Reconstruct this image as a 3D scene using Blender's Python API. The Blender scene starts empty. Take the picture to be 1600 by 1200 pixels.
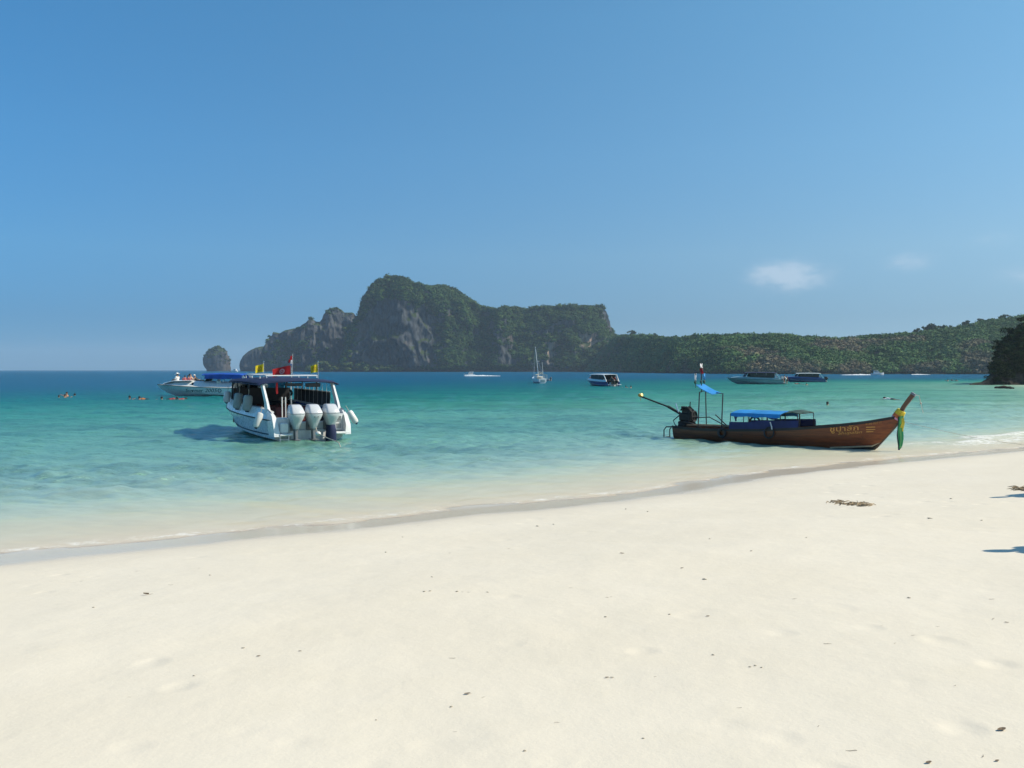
import bpy, math, random
import numpy as np
from mathutils import Vector, Matrix, Euler

# ---------------------------------------------------------------- camera, sky, sun, exposure
SC = bpy.context.scene
COL = SC.collection
F = 1331.0                      # focal length in pixels of the 1600 px wide photograph
CAMZ = 2.8                      # eye above the water
PITCH = math.atan(22.0 / F)
SUN_EL = math.radians(42.0)
SUN_AZ = math.radians(90.0)     # clockwise from +Y

cam_d = bpy.data.cameras.new('camera')
cam_d.sensor_width = 36.0
cam_d.lens = 36.0 * F / 1600.0
cam_d.clip_start = 0.05
cam_d.clip_end = 20000.0
cam = bpy.data.objects.new('camera', cam_d)
COL.objects.link(cam)
cam.location = (0, 0, CAMZ)
cam.rotation_euler = (math.pi / 2 - PITCH, 0, 0)
SC.camera = cam

W = bpy.data.worlds.new('World')
SC.world = W
W.use_nodes = True
wt = W.node_tree
for n in list(wt.nodes):
    wt.nodes.remove(n)
wo = wt.nodes.new('ShaderNodeOutputWorld')
wb = wt.nodes.new('ShaderNodeBackground')
sky = wt.nodes.new('ShaderNodeTexSky')
sky.sky_type = 'NISHITA'
sky.sun_disc = False
sky.sun_elevation = SUN_EL
sky.sun_rotation = SUN_AZ
sky.altitude = 0
sky.air_density = 1.0
sky.dust_density = 0.1
sky.ozone_density = 4.5
SKY_STRENGTH = 0.097
wb.inputs['Strength'].default_value = SKY_STRENGTH
# four faint fair weather clouds low over the hills, as directions on the sky
geo = wt.nodes.new('ShaderNodeTexCoord')
def wmath(op, a, b=None, c=None):
    n = wt.nodes.new('ShaderNodeMath'); n.operation = op
    for i, v in enumerate((a, b, c)):
        if v is None: continue
        if isinstance(v, (int, float)): n.inputs[i].default_value = v
        else: wt.links.new(v, n.inputs[i])
    return n.outputs[0]
sepw = wt.nodes.new('ShaderNodeSeparateXYZ')
wt.links.new(geo.outputs['Generated'], sepw.inputs[0])
az = wmath('ARCTAN2', sepw.outputs[0], sepw.outputs[1])
el = wmath('ARCSINE', sepw.outputs[2])
cn = wt.nodes.new('ShaderNodeTexNoise')
cn.inputs['Scale'].default_value = 46.0
cn.inputs['Detail'].default_value = 6.0
cn.inputs['Roughness'].default_value = 0.55
cm_ = wt.nodes.new('ShaderNodeMapping')
cm_.inputs['Scale'].default_value = (1, 1, 2.0)
wt.links.new(geo.outputs['Generated'], cm_.inputs[0])
wt.links.new(cm_.outputs[0], cn.inputs['Vector'])
def px_dir(px, py):
    return math.atan2((px - 800), F), math.atan((600 - py) / F) - PITCH
total = None
for (px, py, rx, ry, amp) in ((1236, 440, 66, 27, 1.0), (1205, 433, 40, 18, 0.5), (1420, 425, 46, 18, 0.52), (1549, 400, 30, 13, 0.36), (1595, 452, 46, 18, 0.42), (1900, 420, 120, 40, 0.8), (2300, 380, 160, 50, 0.8), (-420, 430, 130, 36, 0.7)):
    a0, e0 = px_dir(px, py)
    da = wmath('DIVIDE', wmath('SUBTRACT', az, a0), rx / F)
    de = wmath('DIVIDE', wmath('SUBTRACT', el, e0), ry / F)
    r2 = wmath('ADD', wmath('MULTIPLY', da, da), wmath('MULTIPLY', de, de))
    m = wmath('MULTIPLY', wmath('EXPONENT', wmath('MULTIPLY', r2, -1.6)), amp)
    total = m if total is None else wmath('ADD', total, m)
nz = wmath('ADD', 0.45, wmath('MULTIPLY', wmath('SUBTRACT', cn.outputs['Fac'], 0.5), 3.0))
fac = wt.nodes.new('ShaderNodeMapRange'); fac.interpolation_type = 'SMOOTHSTEP'
fac.inputs[1].default_value = 0.02; fac.inputs[2].default_value = 1.2; fac.inputs[4].default_value = 0.46
wt.links.new(wmath('ADD', total, wmath('MULTIPLY', wmath('MULTIPLY', total, wmath('SUBTRACT', nz, 0.45)), 0.8)), fac.inputs[0])
cmix = wt.nodes.new('ShaderNodeMix'); cmix.data_type = 'RGBA'
wt.links.new(fac.outputs[0], cmix.inputs['Factor'])
tr_ = wt.nodes.new('ShaderNodeValToRGB')
SKY_TINT = ((0.0, (0.22, 0.42, 0.80)), (0.12, (0.355, 0.53, 0.79)), (0.27, (0.66, 0.84, 0.97)), (0.50, (0.77, 1.08, 1.17)), (0.80, (0.84, 1.28, 1.33)))
while len(tr_.color_ramp.elements) < len(SKY_TINT): tr_.color_ramp.elements.new(0.5)
for e_, (p_, c_) in zip(tr_.color_ramp.elements, SKY_TINT):
    e_.position = p_; e_.color = (*[q * 0.5 for q in c_], 1)
wt.links.new(wmath('MULTIPLY', el, 2.05), tr_.inputs[0])
def vmul(a, b):
    n = wt.nodes.new('ShaderNodeVectorMath'); n.operation = 'MULTIPLY'
    wt.links.new(a, n.inputs[0])
    if isinstance(b, tuple): n.inputs[1].default_value = b
    else: wt.links.new(b, n.inputs[1])
    return n.outputs[0]
sunw = wt.nodes.new('ShaderNodeCombineXYZ')
for i_, (k_, g_) in enumerate(((0.72, 1.86), (0.24, 2.06), (-0.02, 2.02))):
    wt.links.new(wmath('MULTIPLY', wmath('ADD', 1.0, wmath('MULTIPLY', sepw.outputs[0], k_)), g_), sunw.inputs[i_])
tinted = vmul(vmul(sky.outputs[0], tr_.outputs[0]), sunw.outputs[0])
wt.links.new(tinted, cmix.inputs[6])
cmix.inputs[7].default_value = (6.6, 7.4, 8.4, 1)
wt.links.new(cmix.outputs[2], wb.inputs['Color'])
wt.links.new(wb.outputs[0], wo.inputs['Surface'])

sun_d = bpy.data.lights.new('sun', 'SUN')
sun_d.energy = 4.9
sun_d.angle = math.radians(0.5)
sun_d.color = (1.0, 0.915, 0.755)
sun = bpy.data.objects.new('sun', sun_d)
COL.objects.link(sun)
SUN_DIR = Vector((math.sin(SUN_AZ) * math.cos(SUN_EL), math.cos(SUN_AZ) * math.cos(SUN_EL), math.sin(SUN_EL)))
sun.rotation_euler = SUN_DIR.to_track_quat('Z', 'Y').to_euler()
sun.location = (60, 10, 60)

SC.view_settings.view_transform = 'Standard'
SC.view_settings.look = 'None'
SC.view_settings.exposure = 0.12
SC.view_settings.gamma = 1.0
SC.view_settings.use_curve_mapping = False
SC.render.engine = 'CYCLES'
SC.cycles.use_denoising = True
SC.cycles.max_bounces = 7
SC.cycles.diffuse_bounces = 3
SC.cycles.glossy_bounces = 3
SC.cycles.transmission_bounces = 3
SC.cycles.volume_bounces = 1
SC.cycles.transparent_max_bounces = 12
SC.cycles.caustics_reflective = False
SC.cycles.caustics_refractive = False
SC.cycles.sample_clamp_indirect = 6.0

# ---------------------------------------------------------------- helpers
random.seed(11)
RNG = np.random.default_rng(11)

def at(px, py, D):
    """World point seen at a pixel of the 1600 px photograph, D metres ahead."""
    cp, sp = math.cos(PITCH), math.sin(PITCH)
    dx, dz = (px - 800) / F, (600 - py) / F
    y, z = cp + dz * sp, -sp + dz * cp
    k = D / y
    return Vector((dx * k, D, CAMZ + z * k))

def on_water(px, py):
    return at(px, py, CAMZ * F / max(0.5, py - 578.0)) * 1.0

def tag(o, label=None, cat=None, group=None, kind=None):
    if label: o['label'] = label
    if cat: o['category'] = cat
    if group: o['group'] = group
    if kind: o['kind'] = kind
    return o

def thing(name, label, cat, loc=(0, 0, 0), rotz=0.0, group=None):
    o = bpy.data.objects.new(name, None)
    o.empty_display_size = 0.2
    COL.objects.link(o)
    o.location = loc
    o.rotation_euler = (0, 0, rotz)
    return tag(o, label, cat, group)

def mesh_np(name, verts, faces_flat, nper, mat=None, smooth=False, attrs=None):
    """Fast mesh from numpy arrays; every face has nper corners."""
    me = bpy.data.meshes.new(name)
    nv, nf = len(verts), len(faces_flat) // nper
    me.vertices.add(nv)
    me.vertices.foreach_set('co', np.ascontiguousarray(verts, dtype=np.float32).ravel())
    me.loops.add(nf * nper)
    me.loops.foreach_set('vertex_index', np.ascontiguousarray(faces_flat, dtype=np.int32))
    me.polygons.add(nf)
    me.polygons.foreach_set('loop_start', np.arange(0, nf * nper, nper, dtype=np.int32))
    me.polygons.foreach_set('loop_total', np.full(nf, nper, dtype=np.int32))
    me.polygons.foreach_set('use_smooth', np.full(nf, smooth, dtype=bool))
    for k, v in (attrs or {}).items():
        v = np.asarray(v, dtype=np.float32)
        if v.ndim == 1:
            a = me.attributes.new(k, 'FLOAT', 'POINT'); a.data.foreach_set('value', v)
        else:
            a = me.attributes.new(k, 'FLOAT_COLOR', 'POINT')
            if v.shape[1] == 3: v = np.hstack([v, np.ones((len(v), 1), np.float32)])
            a.data.foreach_set('color', v.ravel())
    me.update(calc_edges=True)
    if mat: me.materials.append(mat)
    return me

def link(name, me, parent=None, loc=None):
    o = bpy.data.objects.new(name, me)
    COL.objects.link(o)
    if parent is not None: o.parent = parent
    if loc is not None: o.location = loc
    return o

class MB:
    """Collects simple shapes; build() links them as one mesh object."""
    def __init__(s): s.v = []; s.f = []
    def add(s, vs, fs, M=None):
        b = len(s.v)
        for p in vs:
            p = Vector(p)
            s.v.append(tuple(M @ p) if M is not None else tuple(p))
        for f in fs: s.f.append(tuple(b + i for i in f))
        return s
    def box(s, c, d, rot=None, taper=1.0, bevel=0.0):
        x, y, z = d[0] / 2, d[1] / 2, d[2] / 2
        M = Matrix.Translation(Vector(c))
        if rot is not None: M = M @ Euler(rot).to_matrix().to_4x4()
        if bevel <= 0:
            t = taper
            vs = [(-x, -y, -z), (x, -y, -z), (x, y, -z), (-x, y, -z), (-x * t, -y * t, z), (x * t, -y * t, z), (x * t, y * t, z), (-x * t, y * t, z)]
            s.add(vs, [(0, 3, 2, 1), (4, 5, 6, 7), (0, 1, 5, 4), (1, 2, 6, 5), (2, 3, 7, 6), (3, 0, 4, 7)], M)
        else:
            b = min(bevel, x * .98, y * .98, z * .98)
            secs = []
            for zz, k in ((-z, b), (-z + b, 0), (z - b, 0), (z, b)):
                X, Y = x - k, y - k
                bb = b * 0.8
                secs.append([(-X + bb, -Y, zz), (X - bb, -Y, zz), (X, -Y + bb, zz), (X, Y - bb, zz), (X - bb, Y, zz), (-X + bb, Y, zz), (-X, Y - bb, zz), (-X, -Y + bb, zz)])
            s.loft(secs, True, True, M)
        return s
    def loft(s, secs, closed=True, caps=True, M=None):
        n = len(secs[0]); vs = [p for q in secs for p in q]; fs = []
        for i in range(len(secs) - 1):
            for j in range(n if closed else n - 1):
                a, b = i * n + j, i * n + (j + 1) % n
                fs.append((a, b, b + n, a + n))
        if caps and closed:
            fs.append(tuple(range(n - 1, -1, -1)))
            fs.append(tuple(range((len(secs) - 1) * n, len(secs) * n)))
        return s.add(vs, fs, M)
    def tube(s, pts, r, n=8, caps=True):
        pts = [Vector(p) for p in pts]
        rs = r if isinstance(r, (list, tuple)) else [r] * len(pts)
        secs = []; ref = None
        for i, p in enumerate(pts):
            t = (pts[min(i + 1, len(pts) - 1)] - pts[max(i - 1, 0)])
            if t.length < 1e-9: t = Vector((0, 0, 1))
            t.normalize()
            if ref is None:
                ref = t.orthogonal().normalized()
            else:
                ref = (ref - t * ref.dot(t))
                ref = ref.normalized() if ref.length > 1e-6 else t.orthogonal().normalized()
            b = t.cross(ref)
            secs.append([p + (ref * math.cos(2 * math.pi * k / n) + b * math.sin(2 * math.pi * k / n)) * rs[i] for k in range(n)])
        return s.loft(secs, True, caps)
    def ball(s, c, r, n=10, m=7, M=None):
        rx, ry, rz = r if isinstance(r, (list, tuple)) else (r, r, r)
        T = Matrix.Translation(Vector(c))
        if M is not None: T = T @ M
        vs = [(0, 0, -rz)]
        for i in range(1, m):
            a = -math.pi / 2 + math.pi * i / m
            for k in range(n):
                b = 2 * math.pi * k / n
                vs.append((rx * math.cos(a) * math.cos(b), ry * math.cos(a) * math.sin(b), rz * math.sin(a)))
        vs.append((0, 0, rz)); fs = []
        for k in range(n): fs.append((0, 1 + (k + 1) % n, 1 + k))
        for i in range(m - 2):
            for k in range(n):
                a, b = 1 + i * n + k, 1 + i * n + (k + 1) % n
                fs.append((a, b, b + n, a + n))
        t = len(vs) - 1; q = 1 + (m - 2) * n
        for k in range(n): fs.append((t, q + k, q + (k + 1) % n))
        return s.add(vs, fs, T)
    def lathe(s, prof, n=12, M=None):
        secs = [[(r * math.cos(2 * math.pi * k / n), r * math.sin(2 * math.pi * k / n), z) for k in range(n)] for r, z in prof]
        return s.loft(secs, True, True, M)
    def torus(s, c, R, r, n=20, m=8, M=None):
        secs = []
        for i in range(n):
            a = 2 * math.pi * i / n
            secs.append([((R + r * math.cos(2 * math.pi * k / m)) * math.cos(a), (R + r * math.cos(2 * math.pi * k / m)) * math.sin(a), r * math.sin(2 * math.pi * k / m)) for k in range(m)])
        secs.append(secs[0])
        T = Matrix.Translation(Vector(c))
        if M is not None: T = T @ M
        return s.loft(secs, True, False, T)
    def prism(s, poly, h, M=None):
        """poly in xy, thickness h in z (centred)."""
        n = len(poly)
        vs = [(x, y, -h / 2) for x, y in poly] + [(x, y, h / 2) for x, y in poly]
        fs = [tuple(range(n - 1, -1, -1)), tuple(range(n, 2 * n))] + [(i, (i + 1) % n, n + (i + 1) % n, n + i) for i in range(n)]
        return s.add(vs, fs, M)
    def sheet(s, grid, th=0.01):
        """grid of points [rows][cols] -> a thin closed sheet."""
        R, Cn = len(grid), len(grid[0])
        g = [[Vector(p) for p in row] for row in grid]
        def nrm(i, j):
            a = g[min(i + 1, R - 1)][j] - g[max(i - 1, 0)][j]
            b = g[i][min(j + 1, Cn - 1)] - g[i][max(j - 1, 0)]
            c = a.cross(b)
            return c.normalized() if c.length > 1e-9 else Vector((0, 0, 1))
        top = [g[i][j] + nrm(i, j) * th / 2 for i in range(R) for j in range(Cn)]
        bot = [g[i][j] - nrm(i, j) * th / 2 for i in range(R) for j in range(Cn)]
        N = R * Cn; fs = []
        for i in range(R - 1):
            for j in range(Cn - 1):
                a = i * Cn + j
                fs.append((a, a + Cn, a + Cn + 1, a + 1))
                fs.append((N + a, N + a + 1, N + a + Cn + 1, N + a + Cn))
        for i in range(R - 1):
            a = i * Cn; fs.append((a, N + a, N + a + Cn, a + Cn))
            a = i * Cn + Cn - 1; fs.append((a, a + Cn, N + a + Cn, N + a))
        for j in range(Cn - 1):
            a = j; fs.append((a, a + 1, N + a + 1, N + a))
            a = (R - 1) * Cn + j; fs.append((a, N + a, N + a + 1, a + 1))
        return s.add(top + bot, fs)
    def mesh(s, name, mat, smooth=False):
        me = bpy.data.meshes.new(name)
        me.from_pydata(s.v, [], s.f)
        me.update()
        import bmesh
        bm = bmesh.new(); bm.from_mesh(me)
        bmesh.ops.recalc_face_normals(bm, faces=bm.faces)
        bm.to_mesh(me); bm.free()
        if smooth:
            me.polygons.foreach_set('use_smooth', [True] * len(me.polygons))
            try: me.set_sharp_from_angle(angle=math.radians(38))
            except Exception: pass
        if mat: me.materials.append(mat)
        return me
    def build(s, name, mat, parent=None, smooth=False, loc=None):
        return link(name, s.mesh(name, mat, smooth), parent, loc)

# numpy gradient-free value noise -----------------------------------------------------------
def _hash(ix, iy, iz, seed):
    h = (ix.astype(np.int64) * 374761393 + iy.astype(np.int64) * 668265263 + iz.astype(np.int64) * 2147483647 + seed * 1274126177) & 0xFFFFFFFF
    h = ((h ^ (h >> 13)) * 1274126177) & 0xFFFFFFFF
    h = ((h ^ (h >> 16)) * 2246822519) & 0xFFFFFFFF
    return ((h ^ (h >> 15)) & 0xFFFF) / 65535.0 * 2 - 1
def vnoise(x, y, z=None, seed=0):
    x = np.asarray(x, float); y = np.asarray(y, float)
    z = np.zeros_like(x) if z is None else np.asarray(z, float)
    ix, iy, iz = np.floor(x), np.floor(y), np.floor(z)
    fx, fy, fz = x - ix, y - iy, z - iz
    u, v, w = (t * t * t * (t * (t * 6 - 15) + 10) for t in (fx, fy, fz))
    r = 0
    for a in (0, 1):
        for b in (0, 1):
            for c in (0, 1):
                r = r + _hash(ix + a, iy + b, iz + c, seed) * (u if a else 1 - u) * (v if b else 1 - v) * (w if c else 1 - w)
    return r
def fbm(x, y, z=None, seed=0, oct=4, gain=0.5):
    x = np.asarray(x, float); y = np.asarray(y, float); z = np.zeros_like(x) if z is None else np.asarray(z, float)
    r = 0; a = 1.0; t = 0
    for o in range(oct):
        r = r + a * vnoise(x, y, z, seed + o * 17); t += a
        x, y, z = x * 2.03 + 5.1, y * 2.03 + 1.7, z * 2.03 + 9.2
        a *= gain
    return r / t

# ---------------------------------------------------------------- materials
class NT:
    def __init__(s, name):
        s.m = bpy.data.materials.new(name); s.m.use_nodes = True
        s.t = s.m.node_tree
        for n in list(s.t.nodes): s.t.nodes.remove(n)
        s.out = s.t.nodes.new('ShaderNodeOutputMaterial')
    def n(s, typ, **kw):
        nd = s.t.nodes.new(typ)
        for k, v in kw.items(): setattr(nd, k, v)
        return nd
    def put(s, sock, v):
        if v is None: return
        if hasattr(v, 'is_output') or isinstance(v, bpy.types.NodeSocket): s.t.links.new(v, sock)
        else:
            if isinstance(v, (tuple, list)) and len(v) == 3 and sock.type == 'RGBA': v = (*v, 1)
            sock.default_value = v
    def math(s, op, a, b=None, c=None, clamp=False):
        nd = s.n('ShaderNodeMath', operation=op); nd.use_clamp = clamp
        for i, v in enumerate((a, b, c)): s.put(nd.inputs[i], v)
        return nd.outputs[0]
    def vmath(s, op, a, b=None):
        nd = s.n('ShaderNodeVectorMath', operation=op)
        s.put(nd.inputs[0], a)
        if b is not None: s.put(nd.inputs[1], b)
        return nd.outputs[0]
    def mix(s, f, a, b, blend='MIX'):
        nd = s.n('ShaderNodeMix', data_type='RGBA', blend_type=blend)
        s.put(nd.inputs[0], f); s.put(nd.inputs[6], a); s.put(nd.inputs[7], b)
        return nd.outputs[2]
    def ramp(s, f, lo, hi):
        nd = s.n('ShaderNodeMapRange', interpolation_type='SMOOTHSTEP')
        s.put(nd.inputs[0], f); nd.inputs[1].default_value = lo; nd.inputs[2].default_value = hi
        return nd.outputs[0]
    def coord(s, kind='Object', scale=None, rot=None):
        c = s.n('ShaderNodeTexCoord').outputs[kind]
        if scale is None and rot is None: return c
        mp = s.n('ShaderNodeMapping')
        if scale is not None: mp.inputs['Scale'].default_value = scale
        if rot is not None: mp.inputs['Rotation'].default_value = rot
        s.t.links.new(c, mp.inputs[0])
        return mp.outputs[0]
    def pos(s, scale=None):
        c = s.n('ShaderNodeNewGeometry').outputs['Position']
        if scale is None: return c
        mp = s.n('ShaderNodeMapping'); mp.inputs['Scale'].default_value = scale
        s.t.links.new(c, mp.inputs[0]); return mp.outputs[0]
    def noise(s, vec, scale, detail=4, rough=0.5, out='Fac', dist=0.0):
        nd = s.n('ShaderNodeTexNoise')
        s.put(nd.inputs['Vector'], vec); nd.inputs['Scale'].default_value = scale
        nd.inputs['Detail'].default_value = detail; nd.inputs['Roughness'].default_value = rough
        nd.inputs['Distortion'].default_value = dist
        return nd.outputs[out]
    def bump(s, h, strength=0.5, dist=0.01, normal=None):
        nd = s.n('ShaderNodeBump'); nd.inputs['Strength'].default_value = strength; nd.inputs['Distance'].default_value = dist
        s.put(nd.inputs['Height'], h)
        if normal is not None: s.put(nd.inputs['Normal'], normal)
        return nd.outputs[0]
    def attr(s, name, out='Fac'):
        return s.n('ShaderNodeAttribute', attribute_name=name).outputs[out]
    def bsdf(s, color, rough=0.6, metal=0.0, normal=None, spec=0.5, **kw):
        b = s.n('ShaderNodeBsdfPrincipled')
        s.put(b.inputs['Base Color'], color); s.put(b.inputs['Roughness'], rough); s.put(b.inputs['Metallic'], metal)
        s.put(b.inputs['Specular IOR Level'], spec)
        if normal is not None: s.put(b.inputs['Normal'], normal)
        for k, v in kw.items(): s.put(b.inputs[k], v)
        return b.outputs[0]
    def done(s, shader, volume=None):
        if shader is not None: s.t.links.new(shader, s.out.inputs['Surface'])
        if volume is not None: s.t.links.new(volume, s.out.inputs['Volume'])
        return s.m

_MC = {}
def paint(name, col, rough=0.45, metal=0.0, var=0.12, scale=9.0, bump=0.0, spec=0.5, coat=0.0, dirt=None):
    """Plain painted / moulded surface with uneven tone, faint grime and uneven gloss."""
    if name in _MC: return _MC[name]
    t = NT(name)
    c = t.coord('Object')
    n1 = t.noise(c, scale * 0.25, 5, 0.6); n2 = t.noise(c, scale * 3, 3, 0.6)
    dark = tuple(x * (1 - var * 2.0) for x in col); lite = tuple(min(1, x * (1 + var)) for x in col)
    cc = t.mix(t.ramp(n1, 0.3, 0.7), dark, lite)
    if dirt:
        cc = t.mix(t.math('MULTIPLY', t.ramp(t.noise(t.coord('Object', (6, 6, 1.2)), 1.2, 6, 0.7), 0.5, 0.72), 0.6), cc, dirt)
    rr = t.math('ADD', t.math('MULTIPLY', n2, 0.18), rough - 0.09)
    nb = t.bump(n2, bump, 0.01) if bump else None
    kw = {'Coat Weight': coat, 'Coat Roughness': 0.1} if coat else {}
    _MC[name] = t.done(t.bsdf(cc, rr, metal, nb, spec, **kw))
    return _MC[name]
# ---------------------------------------------------------------- beach, seabed and water
SHORE = np.array([(-900, -420), (-150, -55), (-60, -16), (-25, 2.6), (-12, 10.3), (-7.75, 12.9), (-4.93, 14.56), (-3.47, 15.4), (0, 17.66),
                  (2.93, 19.5), (4.85, 21.3), (7.8, 24.0), (12.4, 27.1), (18.2, 30.4), (27, 37), (40, 50), (57, 72), (76, 104), (90, 135), (96, 150),
                  (106, 160), (150, 168), (400, 120), (1500, -300)], float)
def shore_dist(x, y):
    """Signed distance to the shoreline: positive out at sea."""
    best = np.full(x.shape, 1e18); sign = np.ones(x.shape)
    for i in range(len(SHORE) - 1):
        a, b = SHORE[i], SHORE[i + 1]; d = b - a
        t = np.clip(((x - a[0]) * d[0] + (y - a[1]) * d[1]) / d.dot(d), 0, 1)
        px, py = x - (a[0] + t * d[0]), y - (a[1] + t * d[1])
        q = px * px + py * py
        m = q < best
        best[m] = q[m]
        sign[m] = np.where(d[0] * py - d[1] * px > 0, 1, -1)[m]
    return np.sqrt(best) * sign
def swash(x, y):
    return 0.35 * vnoise(x / 5.0, y / 5.0, seed=3) + 0.16 * vnoise(x / 1.7, y / 1.7, seed=4) + 0.05 * vnoise(x / 0.5, y / 0.5, seed=6)
_sd = [0, 3, 8, 16, 30, 55, 100, 170, 300, 900, 9000]
_dd = [0, 0.10, 0.36, 0.60, 0.88, 1.55, 3.2, 7.0, 12, 16, 18]
_sl = [0, 1.5, 4, 8, 14, 20, 40, 100, 1200]
_zl = [0, 0.13, 0.37, 0.78, 1.2, 1.5, 1.9, 3.2, 6]
def true_depth(x, y, s=None):
    s = shore_dist(x, y) if s is None else s
    d = np.interp(s, _sd, _dd)
    return np.maximum(d - np.where(s > 4, 0.13 * fbm(x / 14, y / 14, seed=21, oct=3) * np.clip((s - 4) / 12, 0, 1), 0), -1.0)
def ground_z(x, y):
    x = np.asarray(x, float); y = np.asarray(y, float)
    s = shore_dist(x, y)
    d = true_depth(x, y, s)
    d = np.where(d < 0.07, d, 0.07 + 0.13 * (d - 0.07))      # shelving sand under the water body
    z = np.where(s > 0, -d, np.interp(-s, _sl, _zl))
    land = np.clip((-s - 0.6) / 3.0, 0, 1)
    z = z + land * (0.024 * fbm(x / 3.0, y / 3.0, seed=31, oct=3) + 0.006 * fbm(x / 0.55, y / 0.55, seed=32, oct=3))
    return z
def gz(x, y): return float(ground_z(np.array([x]), np.array([y]))[0])

def fan(angles, radii):
    A, R = np.meshgrid(np.radians(angles), radii)
    x, y = np.sin(A) * R, np.cos(A) * R
    return x.ravel(), y.ravel()
def fan_faces(nr, na, wrap=False):
    i = np.arange(nr - 1)[:, None]; j = np.arange(na if wrap else na - 1)[None, :]
    j2 = (j + 1) % na
    a = i * na + j; b = i * na + j2; c = (i + 1) * na + j2; d = (i + 1) * na + j
    return np.stack([a, d, c, b], -1).reshape(-1)

def geom(a, b, q):
    r = [a]
    while r[-1] < b: r.append(r[-1] * q)
    return np.array(r)

# ground: beach running down into the seabed, one sheet to the horizon
ang = np.concatenate([np.linspace(-180, -46, 40)[:-1], np.linspace(-46, 46, 330), np.linspace(46, 180, 40)[1:-1]])
rad = np.concatenate([geom(0.05, 1.0, 1.35)[:-1], geom(1.0, 40, 1.0135), geom(40.6, 400, 1.05), geom(420, 5400, 1.25)])
gx, gy = fan(ang, rad)
gs = shore_dist(gx, gy)
gzv = ground_z(gx, gy)
t = NT('coral_sand')
P = t.pos()
sh = t.attr('shore')
edge = t.math('ADD', sh, t.math('MULTIPLY', t.math('SUBTRACT', t.noise(P, 0.55, 4, 0.55), 0.5), 1.1))
edge = t.math('ADD', edge, t.math('MULTIPLY', t.math('SUBTRACT', t.noise(P, 3.0, 2, 0.5), 0.5), 0.22))
wid = t.math('MULTIPLY', t.math('SUBTRACT', t.noise(t.pos((1, 1, 0)), 0.09, 2, 0.5), 0.46), 2.2)
edge = t.math('ADD', edge, wid)
wet = t.ramp(edge, -1.95, -0.95)
damp = t.ramp(edge, -3.0, -1.3)
big = t.noise(P, 0.35, 4, 0.6); mid = t.noise(P, 2.6, 5, 0.6); fine = t.noise(P, 60, 4, 0.7); grain = t.noise(P, 420, 2, 0.6)
col = t.mix(t.ramp(big, 0.3, 0.7), (0.735, 0.66, 0.53), (0.765, 0.692, 0.565))
col = t.mix(t.math('MULTIPLY', t.ramp(mid, 0.45, 0.75), 0.22), col, (0.70, 0.63, 0.495))
col = t.mix(t.math('MULTIPLY', t.ramp(fine, 0.60, 0.78), 0.22), col, (0.52, 0.45, 0.35))
col = t.mix(t.math('MULTIPLY', t.ramp(grain, 0.5, 0.8), 0.16), col, (0.42, 0.37, 0.30))
# scattered darker coral crumbs in drifts
drift = t.ramp(t.noise(t.pos((0.35, 1.1, 1)), 0.9, 3, 0.6), 0.56, 0.72)
vor = t.n('ShaderNodeTexVoronoi'); t.put(vor.inputs['Vector'], P); vor.inputs['Scale'].default_value = 38
crumb = t.math('MULTIPLY', t.math('LESS_THAN', vor.outputs['Distance'], 0.19), t.math('MULTIPLY', drift, t.math('GREATER_THAN', t.noise(P, 23, 2), 0.56)))
dry = t.math('SUBTRACT', 1.0, damp)
col = t.mix(t.math('MULTIPLY', t.math('MULTIPLY', crumb, 0.42), dry), col, (0.30, 0.24, 0.16))
col = t.mix(t.math('MULTIPLY', damp, 0.35), col, (0.56, 0.51, 0.43))
col = t.mix(t.math('MULTIPLY', wet, 0.75), col, (0.62, 0.54, 0.43))
sea = t.ramp(sh, 0.2, 2.2)
col = t.mix(sea, col, (0.70, 0.65, 0.54))
# seagrass and rubble patches on the seabed
reefn = t.noise(t.pos((0.6, 1.0, 1)), 0.20, 6, 0.66)
reef = t.math('MULTIPLY', t.ramp(reefn, 0.50, 0.68), t.ramp(sh, 4.5, 12))
reef = t.math('MULTIPLY', reef, t.math('ADD', 0.35, t.math('MULTIPLY', t.ramp(t.noise(P, 0.9, 5, 0.7), 0.38, 0.62), 0.65)))
col = t.mix(t.math('MULTIPLY', reef, 0.62), col, (0.20, 0.21, 0.16))
rip = t.n('ShaderNodeTexWave'); rip.wave_type = 'BANDS'; rip.bands_direction = 'Y'
t.put(rip.inputs['Vector'], P); rip.inputs['Scale'].default_value = 2.2; rip.inputs['Distortion'].default_value = 9; rip.inputs['Detail'].default_value = 3
h = t.math('ADD', t.math('MULTIPLY', mid, 0.9), t.math('ADD', t.math('MULTIPLY', fine, 0.085), t.math('MULTIPLY', grain, 0.02)))
hb = t.math('MULTIPLY', h, t.math('SUBTRACT', 1.0, t.math('MULTIPLY', wet, 0.93)))
v2 = t.n('ShaderNodeTexVoronoi'); t.put(v2.inputs['Vector'], t.vmath('ADD', P, t.vmath('MULTIPLY', t.n('ShaderNodeTexNoise').outputs['Color'], (0.3, 0.3, 0)))); v2.inputs['Scale'].default_value = 1.9; v2.feature = 'SMOOTH_F1'
tread = t.math('MULTIPLY', t.math('SUBTRACT', t.ramp(v2.outputs['Distance'], 0.03, 0.26), 1.0), t.math('MULTIPLY', t.ramp(t.noise(P, 0.22, 3, 0.6), 0.46, 0.62), dry))
nb = t.bump(t.math('ADD', hb, t.math('MULTIPLY', tread, 0.9)), 0.42, 0.03)
rough = t.math('SUBTRACT', 0.92, t.math('MULTIPLY', wet, 0.78))
spec = t.math('SUBTRACT', 0.12, t.math('MULTIPLY', wet, 0.06))
M_SAND = t.done(t.bsdf(col, rough, 0, nb, spec))
gme = mesh_np('ground', np.stack([gx, gy, gzv], 1), fan_faces(len(rad), len(ang), True), 4, M_SAND, True, {'shore': gs})
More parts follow.
